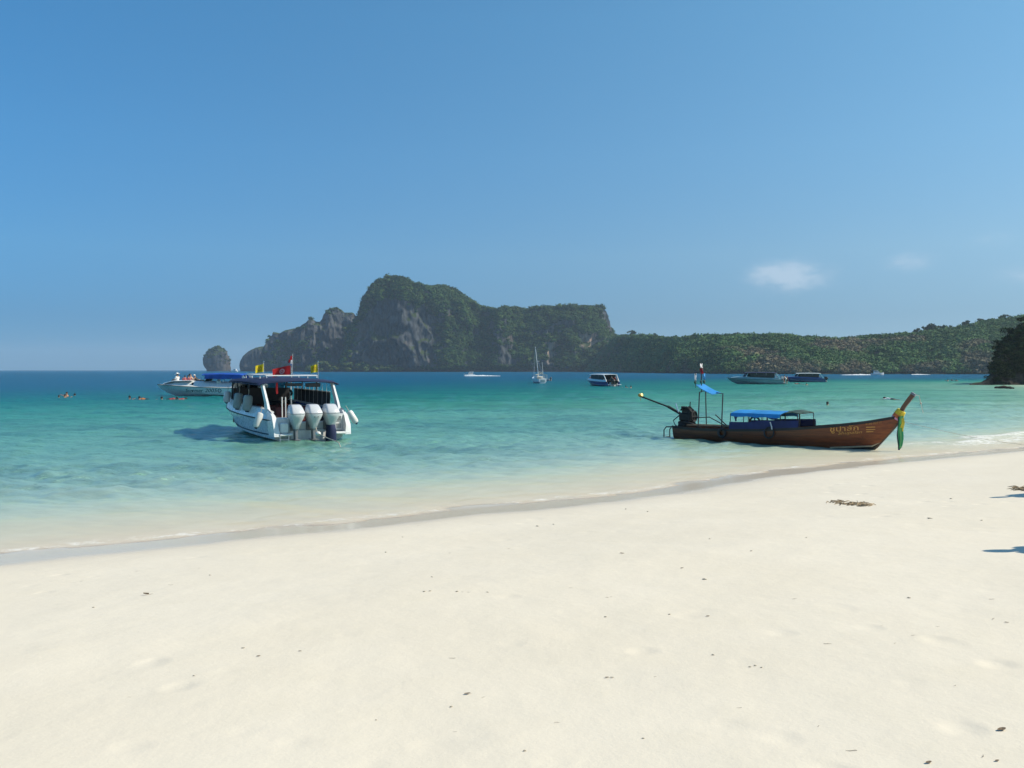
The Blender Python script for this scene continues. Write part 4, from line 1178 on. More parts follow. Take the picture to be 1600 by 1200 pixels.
fender(sb(-1.66, 4.6, 1.13), (0, .14, S_TH), .19, .68, M_FENG, M_NAVY, 'grey green covered fender at the port window, nearer the bow')
fender(sb(-1.52, 7.0, 1.32), (0, .10, S_TH), .16, .52, M_FEND, M_NAVY, 'short white fender standing on the bow deck edge of the speedboat')
for p, lab in ((sb(-1.62, 3.08, 1.66), 'nearer the stern'), (sb(-1.6, 4.68, 1.7), 'nearer the bow')):
    m = MB(); m.ball((0, 0, 0), (.20, .20, .12), 12, 7); o = m.build('fender_hood', M_NAVY, None, True, p); tag(o, 'navy cloth hood over the covered fender ' + lab, 'hood', 'fender hoods')

# flags on the roof
def cloth(w, h, wave, seed, droop=.12, n=10, k=6):
    g = []
    for i in range(n + 1):
        u = i / n; row = []
        for j in range(k + 1):
            v = j / k
            row.append((-u * w, wave * math.sin(u * 7 + seed + v * .8) * (.3 + u), v * h * (1 - .12 * u) - droop * u * u * w - .1 * u * w))
        g.append(row)
    return g
M_YEL = paint('yellow_flag_cloth', (0.70, 0.56, 0.01), 0.8, var=.08)
M_YEL2 = paint('ochre_emblem', (0.45, 0.30, 0.01), 0.8, var=.08)
M_FRED = paint('red_flag_cloth', (0.55, 0.012, 0.015), 0.8, var=.1)
M_FWHITE = paint('white_flag_cloth', (0.75, 0.72, 0.72), 0.8, var=.05)
M_FBLUE = paint('blue_flag_cloth', (0.03, 0.04, 0.30), 0.8, var=.08)
M_EMB = paint('pink_emblem', (0.66, 0.35, 0.34), 0.8, var=.1)
def flag(px, py_base, py_top, D, w, h, mat, emat, label, rot=0.0, ring=True):
    b = at(px, py_base, D); t_ = at(px, py_top, D); L = (t_ - b).length
    o = thing('flag', label, 'flag', b, rot, 'flags on the speedboat roof')
    m = MB(); m.tube([(0, 0, -.25), (0, 0, L)], .013, 6); m.ball((0, 0, L), .035, 8, 6); m.build('pole', M_STEEL, o)
    g = cloth(w, h, .05, px, .06)
    z0 = L * .32
    g = [[(a, b_, c + z0) for a, b_, c in r] for r in g]
    m = MB(); m.sheet(g, .008); cl = m.build('cloth', mat, o, True)
    if ring:
        e = MB()
        for sd in (1, -1):
            rr_ = h * .30
            gg = []
            for q in range(17):
                a = q * 2 * math.pi / 16; row = []
                for k_ in (.55, 1.0):
                    u = .5 + rr_ * k_ * math.cos(a) / w; v = .5 + rr_ * k_ * math.sin(a) / h
                    x_ = -u * w; y_ = .05 * math.sin(u * 7 + px + v * .8) * (.3 + u); z_ = v * h * (1 - .12 * u) - .06 * u * u * w - .1 * u * w + z0
                    row.append((x_, y_ - sd * .010, z_))
                gg.append(row)
            e.sheet(gg, .004)
            e.ball((-.5 * w, .05 * math.sin(.5 * 7 + px + .4) * .8 - sd * .01, .5 * h * .94 - .015 * w - .05 * w + z0), (rr_ * .3, .006, rr_ * .34), 8, 5)
        e.build('emblem', emat, cl)
    return o
flag(412, 589, 565, 37.2, .34, .36, M_YEL, M_YEL2, 'yellow emblem flag on the left side of the speedboat roof', 0.15)
flag(497, 589, 565, 38.2, .33, .36, M_YEL, M_YEL2, 'yellow emblem flag on the right side of the speedboat roof', 0.1)
flag(455, 592, 571, 36.6, .78, .40, M_FRED, M_EMB, 'red flag with pale emblem in the middle of the speedboat roof', 0.05)
b = at(456.5, 590, 38.0); o = thing('flag', 'furled red white and blue flag on a tall staff above the red flag', 'flag', b, 0, 'flags on the speedboat roof')
m = MB(); m.tube([(0, 0, -.2), (.03, 0, 1.06)], .012, 6); m.build('pole', M_STEEL, o)
for nm, mt, z0, z1, xo in (('red_stripe', M_FRED, .80, .98, -.03), ('white_stripe', M_FWHITE, .62, .80, -.02), ('blue_stripe', M_FBLUE, .46, .62, -.03), ('white_stripe', M_FWHITE, .40, .47, -.09), ('red_stripe', M_FRED, .68, .84, -.10)):
    m = MB(); m.sheet([[(xo + .05, .02, z1), (xo - .02, -.03, z1 - .02), (xo - .06, .03, z1 - .05)], [(xo + .05, .03, z0), (xo - .03, -.02, z0 - .02), (xo - .08, .03, z0 - .04)]], .012); m.build(nm, mt, o, True)
m = MB(); m.sheet([[(-.03, 0, .45), (.04, .01, .46)], [(-.05, .03, .2), (.03, .02, .22)], [(-.02, .0, 0), (.05, .03, .02)]], .012)
o = m.build('strap', M_FRED, None, True, sb(-.92, 1.28, 1.83)); tag(o, 'red strap hanging under the stern edge of the speedboat roof', 'strap')
# stern line with float
rp0, rp1, rp2 = sb(-.02, -.78, .58), at(497, 677.5, 32.4), at(529, 691, 31.0)
m = MB()
pts = [rp0, rp0.lerp(rp1, .5) + Vector((0, 0, -.03)), rp1, rp1.lerp(rp2, .5) + Vector((0, 0, -.02)), rp2, at(575, 716, 26.6)]
pts[-1] = at(540, 697, 30.0); pts[-1].z = -.35; pts[-2].z = max(pts[-2].z, .02)
m.tube(pts, .017, 6); tag(m.build('mooring_line', M_ROPE), 'pale stern rope running from the middle outboard into the shallows', 'rope')
m = MB(); m.ball((0, 0, 0), (.11, .09, .09), 12, 8); tag(m.build('float', M_FEND, None, True, rp1), 'small white float threaded on the stern rope', 'float')

# lettering that follows a hull
def text_mesh(body, size, space=1.0, shear=0.0):
    cu = bpy.data.curves.new('lettering', 'FONT'); cu.body = body; cu.size = size; cu.resolution_u = 3; cu.shear = shear; cu.space_character = space
    cu.align_x = 'LEFT'
    ob = bpy.data.objects.new('tmp', cu); COL.objects.link(ob)
    dg = bpy.context.evaluated_depsgraph_get()
    me = bpy.data.meshes.new_from_object(ob.evaluated_get(dg))
    bpy.data.objects.remove(ob); bpy.data.curves.remove(cu)
    return me
def hull_text(body, size, fx, y0, z0, dirn, side, mat, parent, slope=0.0, width=None, name='lettering', shear=0.0, off=.012, label=None):
    me = text_mesh(body, size, shear=shear)
    n = len(me.vertices); co = np.empty(n * 3, np.float32); me.vertices.foreach_get('co', co); co = co.reshape(-1, 3)
    k = width / max(1e-6, co[:, 0].max()) if width else 1.0
    out = []
    for u, v, _ in co:
        y = y0 + dirn * u * k; z = z0 + v + slope * u * k
        out.append((side * (fx(y, z) + off), y, z))
    me.vertices.foreach_set('co', np.array(out, np.float32).ravel()); me.update()
    me.materials.clear(); me.materials.append(mat)
    o = link(name, me, parent)
    if label: o['label'] = label
    return o

# the white speedboat lying beyond, bow to the left
BBP = at(405, 618.5, 92.0); BBP.z = 0
boatB = speedboat('white speedboat with bright blue roof lying behind the anchored one, people on its bow', BBP, math.radians(92), roof=M_BLUE, stripe=M_GELG, detail=1, engines=2, high=.20, rf=5.7)
hull_text('Summer', .52, hull_x, 7.5, .44, -1, -1, M_INK, boatB, width=2.0, shear=.3)
hull_text('2005', .54, hull_x, 5.35, .44, -1, -1, M_INK, boatB, width=1.35, shear=.3)
m = MB(); m.torus((0, 0, 0), .17, .035, 20, 6, Matrix.Rotation(math.pi / 2, 4, 'Y')); o = m.build('emblem', M_INK, boatB, True, (-hull_x(3.75, .60) - .02, 3.75, .60))
m = MB(); m.ball((0, 0, 0), (.25, .34, .2), 10, 6); m.box((0, .1, .2), (.2, .3, .25), bevel=.05); o = m.build('deck_cover', M_FEND, None, True, BBP + Vector((-4.0, -1.1, 1.55))); tag(o, 'white bundle on the side deck of the blue roofed speedboat', 'bundle')

# boats farther out
def sbf(px, py, D): 
    p = at(px, py, D); p.z = 0; return p
boatC = speedboat('dark blue and white speedboat with a white roof near the sailing boat', sbf(959, 604, 146), math.radians(24), hull=M_BLUEH, roof=M_GEL, stripe=M_GELG, detail=1, engines=2, cowl=M_DARK, windows=True, scale=.86)
boatD = speedboat('teal grey speedboat with a navy roof, bow to the left, people at its stern', sbf(1222, 600, 168), math.radians(83), hull=M_TEAL, roof=M_NAVY, stripe=M_INK, detail=1, engines=2, topside=M_TEAL, windows=True, scale=.97)
boatE = speedboat('blue hulled speedboat with a white roof lying just beyond the teal one', sbf(1288, 597, 196), math.radians(84), hull=M_BLUEH, roof=M_GELG, stripe=M_GEL, detail=1, engines=2, topside=M_BLUEH, cowl=M_DARK, windows=True, scale=.86)

def motor_yacht(label, p, rotz, s, group='small white motor boats under way'):
    root = thing('motorboat', label, 'motorboat', p, rotz, group); root.scale = (s,) * 3
    m = MB(); secs = []
    for y, b, zs, zk in ((0, 1.1, .8, -.3), (2, 1.2, .85, -.3), (4, 1.1, .98, -.25), (5.3, .6, 1.15, .1), (6, .05, 1.28, .9)):
        secs.append([(-b, y, zs), (-b * .85, y, .1), (0, y, zk), (b * .85, y, .1), (b, y, zs)])
    m.loft(secs); m.build('hull', M_GEL, root, True)
    m = MB(); m.box((0, 2.3, 1.35), (1.7, 2.6, 1.0), taper=.85, bevel=0); m.build('cabin', M_GEL, root)
    m = MB(); m.box((0, 2.35, 1.5), (1.72, 2.3, .30), taper=.95); m.build('cabin_window', M_DARK, root)
    m = MB(); m.box((0, 1.9, 2.3), (1.6, 2.2, .10), bevel=.03); m.box((0, 2.7, 1.98), (1.4, .2, .35), bevel=.04)
    for sx in (-.7, .7): m.tube([(sx, 1.0, 1.8), (sx, 1.0, 2.3)], .04, 6)
    m.build('flybridge', M_GEL, root)
    return root
motor_yacht('small white motorboat running left in front of the tall island', sbf(742, 587.0, 395), math.radians(100), .85)
motor_yacht('small white motorboat running right below the brown hillside', sbf(1362, 585.6, 470), math.radians(-92), 1.1)
motor_yacht('tiny white boat on the horizon beside the lone sea stack', sbf(371, 580.0, 1500), math.radians(80), 2.1)
def wake(px0, px1, py, D, name_lab, seed, hgt=.25):
    rr_ = np.random.default_rng(seed); a, b_ = at(px0, py, D), at(px1, py, D)
    n = 46; g = []
    for i in range(n + 1):
        u = i / n; p = a.lerp(b_, u)
        h = hgt * (1 - .72 * abs(2 * u - .6)) * rr_.uniform(.35, 1.1); w = .5 + 2.2 * u
        g.append([(p.x, p.y - w, -.05), (p.x, p.y - w * .4, .06 + h * .6), (p.x, p.y, .08 + h), (p.x, p.y + w * .5, .06 + h * .4), (p.x, p.y + w, -.05)])
    m = MB(); m.sheet(g, .02)
    o = m.build('wake', bpy.data.materials['sea_foam'], None, True); tag(o, name_lab, kind='stuff')
t = NT('sea_foam'); t.done(t.bsdf(t.mix(t.ramp(t.noise(t.pos(), 1.6, 5, .7), .35, .65), (.62, .68, .70), (.82, .84, .84)), .9))
wake(726, 782, 586.6, 392, 'white wake of the motorboat before the island', 1, .5)
wake(1360, 1314, 584.9, 468, 'white wake of the motorboat below the brown hillside', 2, .6)
wake(1424, 1452, 584.6, 500, 'short white break of foam near the far shore', 3, .5)

def sailboat():
    p = sbf(848, 598.5, 178)
    root = thing('sailing_yacht', 'white sailing yacht at anchor with bare leaning mast and cream awnings', 'yacht', p, math.radians(12))
    m = MB(); secs = []
    for y, b, zs, zk in ((0, .85, .95, -.2), (1.5, 1.2, .95, -.5), (4, 1.28, 1.0, -.5), (6.5, .75, 1.15, -.2), (8, .04, 1.35, .6)):
        secs.append([(-b, y, zs), (-b * .92, y, .3), (-b * .4, y, zk * .6), (0, y, zk), (b * .4, y, zk * .6), (b * .92, y, .3), (b, y, zs)])
    m.loft(secs); m.build('hull', M_GEL, root, True)
    m = MB(); m.box((0, -.02, .5), (.9, .05, .5)); m.build('transom_panel', M_TEAL, root)
    m = MB(); m.box((0, 3.6, 1.25), (1.5, 2.8, .5), taper=.85); m.build('coachroof', M_FEND, root)
    CR = paint('cream_canvas', (.62, .56, .42), .8, var=.08)
    m = MB(); m.sheet([[(-1.1, .4, 1.75), (0, .4, 1.95), (1.1, .4, 1.75)], [(-1.1, 2.2, 1.8), (0, 2.2, 2.05), (1.1, 2.2, 1.8)]], .03)
    for sx in (-1, 1): m.tube([(sx, .4, .9), (sx, .4, 1.76)], .03, 5); m.tube([(sx, 2.2, .9), (sx, 2.2, 1.8)], .03, 5)
    m.build('awning', CR, root)
    m = MB(); m.tube([(-.1, 2.6, 2.35), (0, .2, 2.2)], .11, 8); m.build('furled_sail', CR, root, True)
    m = MB(); m.tube([(0, 3.6, 1.2), (-.72, 3.7, 7.75)], [.085, .06], 8); m.tube([(-.32, 3.65, 4.6), (.25, 3.65, 4.65)], .03, 5); m.build('mast', M_GEL, root)
    m = MB()
    m.tube([(-.72, 3.7, 7.7), (0, 7.9, 1.4)], .018, 4); m.tube([(-.72, 3.7, 7.7), (.0, .1, 1.0)], .018, 4); m.tube([(-.5, 3.7, 5.4), (1.2, 3.2, 1.0)], .022, 4); m.tube([(-.7, 3.7, 7.5), (-1.2, 3.2, 1.0)], .018, 4); m.build('rigging', M_STEEL, root)
    m = MB(); m.tube([(.35, 1.0, 1.0), (.12, 1.0, 4.4)], .035, 6); m.build('mizzen_spar', M_GEL, root)
sailboat()
def dinghy():
    p = sbf(860, 594.5, 215)
    root = thing('dinghy', 'small blue grey dinghy afloat right behind the sailing yacht', 'dinghy', p, math.radians(60))
    DG = paint('grey_blue_hypalon', (.20, .28, .34), .6, var=.1)
    m = MB()
    for sx in (-.6, .6): m.tube([(sx, 0, .3), (sx, 2.2, .35), (sx * .5, 3.0, .5), (0, 3.3, .6)], .22, 8)
    m.build('tube', DG, root, True)
    m = MB(); m.box((0, 1.3, .22), (1.1, 2.8, .1)); m.box((0, .05, .35), (1.0, .1, .5)); m.build('floor', M_GREY, root)
    m = MB(); m.box((0, -.15, .8), (.35, .4, .5), bevel=.1); m.box((0, -.15, .3), (.14, .2, .6)); m.build('outboard_motor', M_GREY, root)
dinghy()
# ---------------------------------------------------------------- longtail boat
LT_RZ = math.radians(-132.7)
LTP = Vector((6.9, 35.2, 0.0))
LTM = Matrix.Translation(LTP) @ Matrix.Rotation(LT_RZ, 4, 'Z') @ Matrix.Diagonal((1, .927, 1, 1))
def lt(x, y, z): return LTM @ Vector((x, y, z))
def varnish():
    t = NT('varnished_timber')
    c = t.coord('Object')
    g = t.noise(t.coord('Object', (9, .5, 22)), 1.0, 6, .65, dist=.4)
    sp_ = t.n('ShaderNodeSeparateXYZ'); t.put(sp_.inputs[0], c)
    col = t.mix(t.ramp(g, .32, .7), (.10, .030, .011), (.20, .060, .018))
    col = t.mix(t.math('MULTIPLY', t.ramp(sp_.outputs[1], 4.8, 8.6), .75), col, t.mix(t.ramp(g, .3, .7), (.21, .045, .013), (.31, .080, .020)))
    col = t.mix(t.math('MULTIPLY', t.ramp(t.noise(t.coord('Object', (1, .7, 3)), 2.2, 6, .7), .52, .72), .55), col, (.035, .02, .014))
    seam = t.math('LESS_THAN', t.math('FRACT', t.math('MULTIPLY', sp_.outputs[2], 5.2)), .05)
    col = t.mix(t.math('MULTIPLY', seam, .55), col, (.015, .009, .006))
    nb = t.bump(t.math('SUBTRACT', g, t.math('MULTIPLY', seam, .8)), .35, .01)
    return t.done(t.bsdf(col, .36, 0, nb, .45))
M_TIM = varnish()
M_TIMD = paint('weathered_timber', (.13, .085, .05), .8, var=.28, scale=5, bump=.4)
M_PROW = paint('dark_prow_timber', (.115, .058, .030), .6, var=.3, scale=4, bump=.3)
M_TAR = paint('black_bottom_paint', (.018, .017, .015), .6, var=.25, scale=6)
M_CREAM = paint('cream_stripe_paint', (.55, .46, .30), .6, var=.15, scale=8, dirt=(.2, .15, .1))
M_NAVT = paint('navy_side_tarp', (.010, .018, .105), .6, var=.25, scale=3, bump=.4)
M_GRNC = paint('dark_green_canvas', (.03, .075, .06), .8, var=.2, scale=5)
M_GOLD = paint('yellow_lettering', (.78, .36, .07), .6, var=.15)
M_ENG = paint('oily_engine_iron', (.016, .016, .016), .75, .0, var=.4, scale=9)
M_BRZ = paint('bronze_propeller', (.42, .29, .09), .4, .6, var=.15)
LS = np.array([  # y, half beam, sheer z, keel z
    (-.05, .40, .50, -.16), (.6, .56, .48, -.26), (1.5, .69, .475, -.28), (3, .80, .51, -.28), (4.5, .82, .58, -.28), (6, .75, .70, -.27), (7, .62, .81, -.22), (7.8, .47, .92, -.14), (8.4, .33, 1.01, -.06), (8.6, .28, 1.05, .10), (9.0, .17, 1.13, .54), (9.3, .08, 1.19, .87), (9.5, .05, 1.24, 1.09)])
def lst(y): return [float(np.interp(y, LS[:, 0], LS[:, i])) for i in range(4)]
def lt_x(y, z):
    _, b, zs, zk = lst(y)
    t_ = min(1, max(0, (z - zk) / max(1e-3, zs - zk)))
    return max(.03, b * (1 - (1 - t_) ** 2.1) ** .62)
long = thing('longtail_boat', 'brown wooden longtail boat moored at the beach, ribbons on its raised prow', 'longtail boat', LTP, LT_RZ)
long.scale = (1, .927, 1)
LY = list(np.linspace(-.05, 7.0, 22)) + [7.4, 7.8, 8.15, 8.5, 8.75, 9.0, 9.15, 9.3, 9.42, 9.5]
def zstripe(y): return max(-.06, .085 * (y - 7.0))
def shell(fa, fb, name, mat, k=7, off=0.0, y0=-.05, y1=9.5):
    for sd in (1, -1):
        m = MB(); g = []
        for y in [q for q in LY if y0 <= q <= y1]:
            _, b, zs, zk = lst(y); a_, b2 = max(zk, fa(y, zs, zk)), max(zk + .005, fb(y, zs, zk))
            g.append([(sd * (lt_x(y, a_ + (b2 - a_) * j / k) + off), y, a_ + (b2 - a_) * j / k) for j in range(k + 1)])
        m.sheet(g, .035); m.build(name, mat, long, True)
shell(lambda y, zs, zk: zstripe(y) - .005, lambda y, zs, zk: zs, 'hull_side', M_TIM, 10)
shell(lambda y, zs, zk: zk, lambda y, zs, zk: zstripe(y), 'hull_bottom', M_TAR, 6)
shell(lambda y, zs, zk: zstripe(y) - .008, lambda y, zs, zk: zstripe(y) + .035, 'waterline_stripe', M_CREAM, 2, .022, 6.9, 8.75)
shell(lambda y, zs, zk: zs - .075, lambda y, zs, zk: zs + .02, 'top_rail', M_TAR, 2, .022)
m = MB(); b_ = lst(-.05); m.prism([(-.40, .50), (.40, .50), (.30, .05), (0, -.16), (-.30, .05)], .05, Matrix.Translation((0, -.06, 0)) @ Matrix.Rotation(math.pi / 2, 4, 'X')); m.build('transom', M_TIM, long)
# stem and raised prow post
m = MB(); secs = []
for (y, z, w, d) in ((8.42, -.06, .05, .05), (8.62, .10, .05, .055), (9.0, .52, .05, .06), (9.3, .86, .055, .08), (9.50, 1.14, .06, .12)):
    secs.append([(-w, y - d, z + .04), (w, y - d, z + .04), (w * .8, y + .03, z - .02), (-w * .8, y + .03, z - .02)])
m.loft(secs); m.build('stem', M_TIMD, long, True)
m = MB(); secs = []
for (y, z, w, d) in ((9.36, 1.02, .06, .105), (9.44, 1.26, .05, .075), (9.58, 1.54, .045, .068), (9.80, 1.83, .05, .074), (9.90, 1.95, .05, .075)):
    secs.append([(-w, y - d * .86, z + d * .5), (w, y - d * .86, z + d * .5), (w, y + d * .86, z - d * .5), (-w, y + d * .86, z - d * .5)])
m.loft(secs); m.build('prow_post', M_PROW, long)
m = MB(); m.loft([[(-.06, 9.82, 2.0), (.06, 9.82, 2.0), (.06, 9.98, 1.905), (-.06, 9.98, 1.905)], [(-.045, 9.87, 2.05), (.045, 9.87, 2.05), (.045, 9.985, 1.975), (-.045, 9.985, 1.975)]]); m.build('prow_cap', M_GREY, long)
# deck boards and thwarts
for i in range(9):
    y = .35 + i * .27
    m = MB(); b = lst(y)[1]; m.box((0, y, .33), (b * 1.84, .24, .03)); m.build('deck_board', M_TIMD, long)
for y in (3.4, 4.3, 5.2, 6.1):
    m = MB(); m.box((0, y, .40), (lst(y)[1] * 1.86, .22, .035)); m.build('bench_board', M_TIMD, long)
for y in (6.9, 7.15, 7.4, 7.65, 7.9, 8.15):
    m = MB(); b, zs = lst(y)[1:3]; m.box((0, y, zs - .06), (b * 1.8, .23, .03)); m.build('foredeck_board', M_TIMD, long)
# canopy over the middle
def post(pts, r=.016, mat=None, name='post'):
    m = MB(); m.tube(pts, r, 6); m.build(name, mat or M_DARK, long)
for y in (2.95, 3.55, 3.8, 4.4, 4.6, 5.15):
    for sd in (1, -1): post([(sd * (lst(y)[1] - .06), y, lst(y)[2] - .04), (sd * .72, y, 1.13)])
m = MB(); g = []
for y in np.linspace(3.0, 5.15, 16):
    sag = .015 * math.sin(y * 8)
    g.append([(-.80, y, 1.02 + sag), (-.75, y, 1.14), (-.4, y, 1.22 + sag), (0, y, 1.245), (.4, y, 1.22 + sag), (.75, y, 1.15), (.80, y, 1.02 - sag)])
m.sheet(g, .015); m.build('canopy', M_SKYB, long, True)
for (y, w, h) in ((3.15, .16, .22), (4.0, .14, .14), (4.55, .6, .09)):
    m = MB(); m.sheet([[(.79, y, 1.04), (.79, y + w, 1.04)], [(.80, y + w * .3, 1.04 - h * .6), (.80, y + w * .8, 1.04 - h * .5)], [(.79, y + w * .45, 1.04 - h), (.79, y + w * .75, 1.04 - h * .9)]], .012); m.build('canopy_flap', M_NAVT, long)
for y in (5.3, 5.88):
    post([(.66, y, lst(y)[2] - .03), (.60, y - (.02 if y > 5.6 else 0), 1.20), (-.60, y, 1.20), (-.66, y, lst(y)[2] - .03)], .017, None, 'bow_hoop')
m = MB(); m.sheet([[(-.6, 5.28, 1.20), (-.3, 5.28, 1.25), (.3, 5.28, 1.25), (.62, 5.28, 1.19)], [(-.6, 5.58, 1.23), (-.3, 5.58, 1.30), (.3, 5.58, 1.30), (.62, 5.58, 1.24)], [(-.6, 5.90, 1.20), (-.3, 5.90, 1.24), (.3, 5.90, 1.24), (.62, 5.90, 1.19)]], .03); m.build('rolled_canvas', M_GRNC, long, True)
for sd in (1, -1):
    m = MB(); m.sheet([[(sd * (lst(y)[1] + .028), y, lst(y)[2] - .06), (sd * (lst(y)[1] + .02 + .012 * math.sin(y * 9)), y, lst(y)[2] + .10), (sd * (lst(y)[1] - .0), y, .80 + .035 * (y - 3) + (.05 if y > 4.1 else 0))] for y in np.linspace(2.95, 5.9, 22)], .014); m.build('side_tarp', M_NAVT, long, True)
# stern shelter on tall posts
for (x, y, zt) in ((.42, 1.3, 1.92), (.42, 2.42, 1.88), (-.34, 1.12, 2.2)):
    post([(x * 1.25, y, .42), (x, y, zt)], .026, None, 'shelter_post')
post([(.42, 1.3, 1.90), (-.34, 1.14, 1.98)], .016, None, 'shelter_bar'); post([(.42, 2.42, 1.86), (.05, 1.9, 1.90)], .016, None, 'shelter_bar')
m = MB(); m.sheet([[(.30, 1.05, 2.20), (0, 1.05, 2.21), (-.34, 1.05, 2.22)], [(.38, 1.32, 2.06), (.02, 1.32, 2.08), (-.28, 1.32, 2.10)], [(.42, 1.62, 1.94), (.08, 1.64, 1.93), (-.18, 1.66, 1.98)], [(.44, 1.92, 1.83), (.14, 1.98, 1.85), (-.08, 2.02, 1.89)]], .02); m.build('shelter_sheet', M_SKYB, long, True)
for (x, zt) in ((.36, 2.66), (-.34, 2.66)): post([(x, 1.07, 2.08), (x, 1.07, zt)], .014, None, 'flag_pole')
post([(.03, 1.15, 1.9), (.03, 1.15, 3.06)], .022, None, 'flag_pole')
def rag(c, w, h, mat, label, seed):
    g = [[(-w / 2 + w * u + .01 * math.sin(v * 5 + seed), .03 * math.sin(u * 6 + v * 4 + seed), -h * v) for u in (0, .33, .66, 1)] for v in (0, .33, .66, 1)]
    m = MB(); m.sheet(g, .01); o = m.build('flag', mat, None, True, c); o.rotation_euler = (0, 0, .4 + seed); tag(o, label, 'flag', 'small flags on the longtail boat')
rag(lt(.36, 1.07, 2.66), .09, .28, M_FWHITE, 'faded white strip of flag on the left pole of the longtail shelter', .2)
rag(lt(-.34, 1.07, 2.66), .12, .24, M_SKYB, 'small bright blue flag on the right pole of the longtail shelter', .9)
rag(lt(.03, 1.15, 2.86), .20, .22, M_FRED, 'red part of the flag bound to the tall longtail pole', 1.4)
rag(lt(.03, 1.15, 3.06), .18, .18, M_FWHITE, 'white top flag of the tall longtail pole', .5)
for (x, y, z) in ((.34, 1.07, 2.3), (.0, 1.15, 2.32), (-.36, 1.07, 2.32)):
    m = MB(); m.ball((0, 0, 0), (.06, .05, .07), 8, 6); o = m.build('knot', M_GRNC, long, True, (x + .05, y, z))
# engine on its pivot, long propeller shaft cocked up over the stern
eng = bpy.data.objects.new('engine', None); COL.objects.link(eng); eng.parent = long; eng.location = (.02, .42, .55)
m = MB(); m.box((0, 0, .32), (.40, .58, .34), bevel=.05); m.box((0, .05, .56), (.30, .46, .22), bevel=.05); m.box((0, .26, .34), (.44, .16, .44), bevel=.06)
m.tube([(.16, -.2, .6), (.2, -.05, .72), (.2, .2, .70), (.14, .34, .5)], .04, 8); m.tube([(-.14, -.2, .62), (-.1, .1, .74), (-.05, .3, .6)], .035, 8)
for q in range(4): m.tube([(.1, -.18 + q * .11, .64), (.13, -.16 + q * .11, .76)], .035, 8)
m.build('engine_block', M_ENG, eng, True)
m = MB(); m.torus((0, .37, .36), .21, .035, 20, 8, Matrix.Rotation(math.pi / 2, 4, 'X')); m.box((0, .37, .36), (.36, .02, .05)); m.box((0, .37, .36), (.05, .02, .36)); m.build('flywheel', M_ENG, eng, True)
m = MB(); m.tube([(.1, .2, .62), (.1, .24, .95)], .022, 6); m.build('exhaust_pipe', M_ENG, eng)
m = MB(); m.tube([(0.1, -.36, .50), (.1, -.50, .86)], .024, 6); m.build('lift_lever', M_STEEL, eng)
m = MB(); m.ball((.02, -.02, .70), (.10, .16, .05), 10, 6); m.build('air_filter', M_GREY, eng, True)
m = MB(); m.tube([(.1, -.1, .16), (.35, .35, .12), (.30, .62, .02), (.34, .8, -.18)], .03, 6); m.tube([(-.1, .2, .2), (.25, .5, .14), (.2, .7, 0), (.26, .95, -.16)], .022, 6); m.build('hose', M_RUB, eng, True)
m = MB(); m.box((0, 0, .08), (.34, .7, .14), bevel=.03); m.tube([(0, 0, -.3), (0, 0, .1)], .07, 8); m.box((0, -.1, -.02), (.5, .4, .1), bevel=.02); m.build('pivot_mount', M_ENG, eng)
m = MB(); m.tube([(.02, -.25, .42), (.02, -.95, .72)], .060, 8); m.tube([(.02, -.9, .70), (.02, -2.42, 1.12)], .034, 8); m.build('propeller_shaft', M_ENG, eng, True)
m = MB(); m.ball((.02, -2.44, 1.125), (.05, .08, .05), 8, 6)
for k in range(3):
    a = k * 2.094 + .5
    m.sheet([[(.02 + r_ * math.cos(a) - w_ * math.sin(a), -2.43 + .03 * sgn, 1.125 + r_ * math.sin(a) + w_ * math.cos(a)) for (w_, sgn) in ((-wd_, -1), (0, 0), (wd_, 1))] for (r_, wd_) in ((.03, .03), (.09, .06), (.15, .05), (.18, .015))], .012)
m.build('propeller', M_BRZ, eng, True)
m = MB(); m.tube([(.06, .3, .3), (.12, 1.2, .36), (.15, 1.95, .06)], .02, 6); m.tube([(.15, 1.5, .47), (.15, 2.12, .0)], .022, 6); m.build('tiller', M_ENG, eng, True)
m = MB(); m.tube([(.22, -.05, .46), (.22, -.50, .44), (.22, -.62, .30), (.22, -.62, -.10)], .025, 8); m.tube([(-.22, -.05, .46), (-.22, -.50, .44), (-.22, -.62, .30), (-.22, -.62, -.10)], .025, 8); m.tube([(.22, -.62, .0), (-.22, -.62, .0)], .02, 6)
m.tube([(.36, .22, .44), (.30, .0, .56), (.28, -.10, .72), (.16, .20, .98)], .022, 6); m.build('guard_rail', M_ENG, long, True)
m = MB(); m.box((0, -.15, .2), (.06, .18, .5), bevel=.01); m.build('rudder_post', M_TIMD, long)
for (x, y0, y1, z, r_) in ((.45, .7, 2.9, .56, .035), (.36, .8, 2.8, .575, .028), (.27, .6, 2.6, .56, .032), (-.2, .8, 2.7, .56, .03)):
    m = MB(); m.tube([(x, y0, z), (x + .06, (y0 + y1) / 2, z + .015), (x + .03, y1, z + .02)], r_, 7); o = m.build('bamboo_pole', M_TIMD, None, True); o.matrix_world = LTM; tag(o, {.45: 'bamboo pole lying nearest the rail on the longtail stern deck', .36: 'second bamboo pole from the rail on the longtail stern deck', .27: 'third bamboo pole from the rail on the longtail stern deck', -.2: 'bamboo pole lying alone on the far side of the longtail stern deck'}[x], 'pole', 'bamboo poles on the longtail deck')
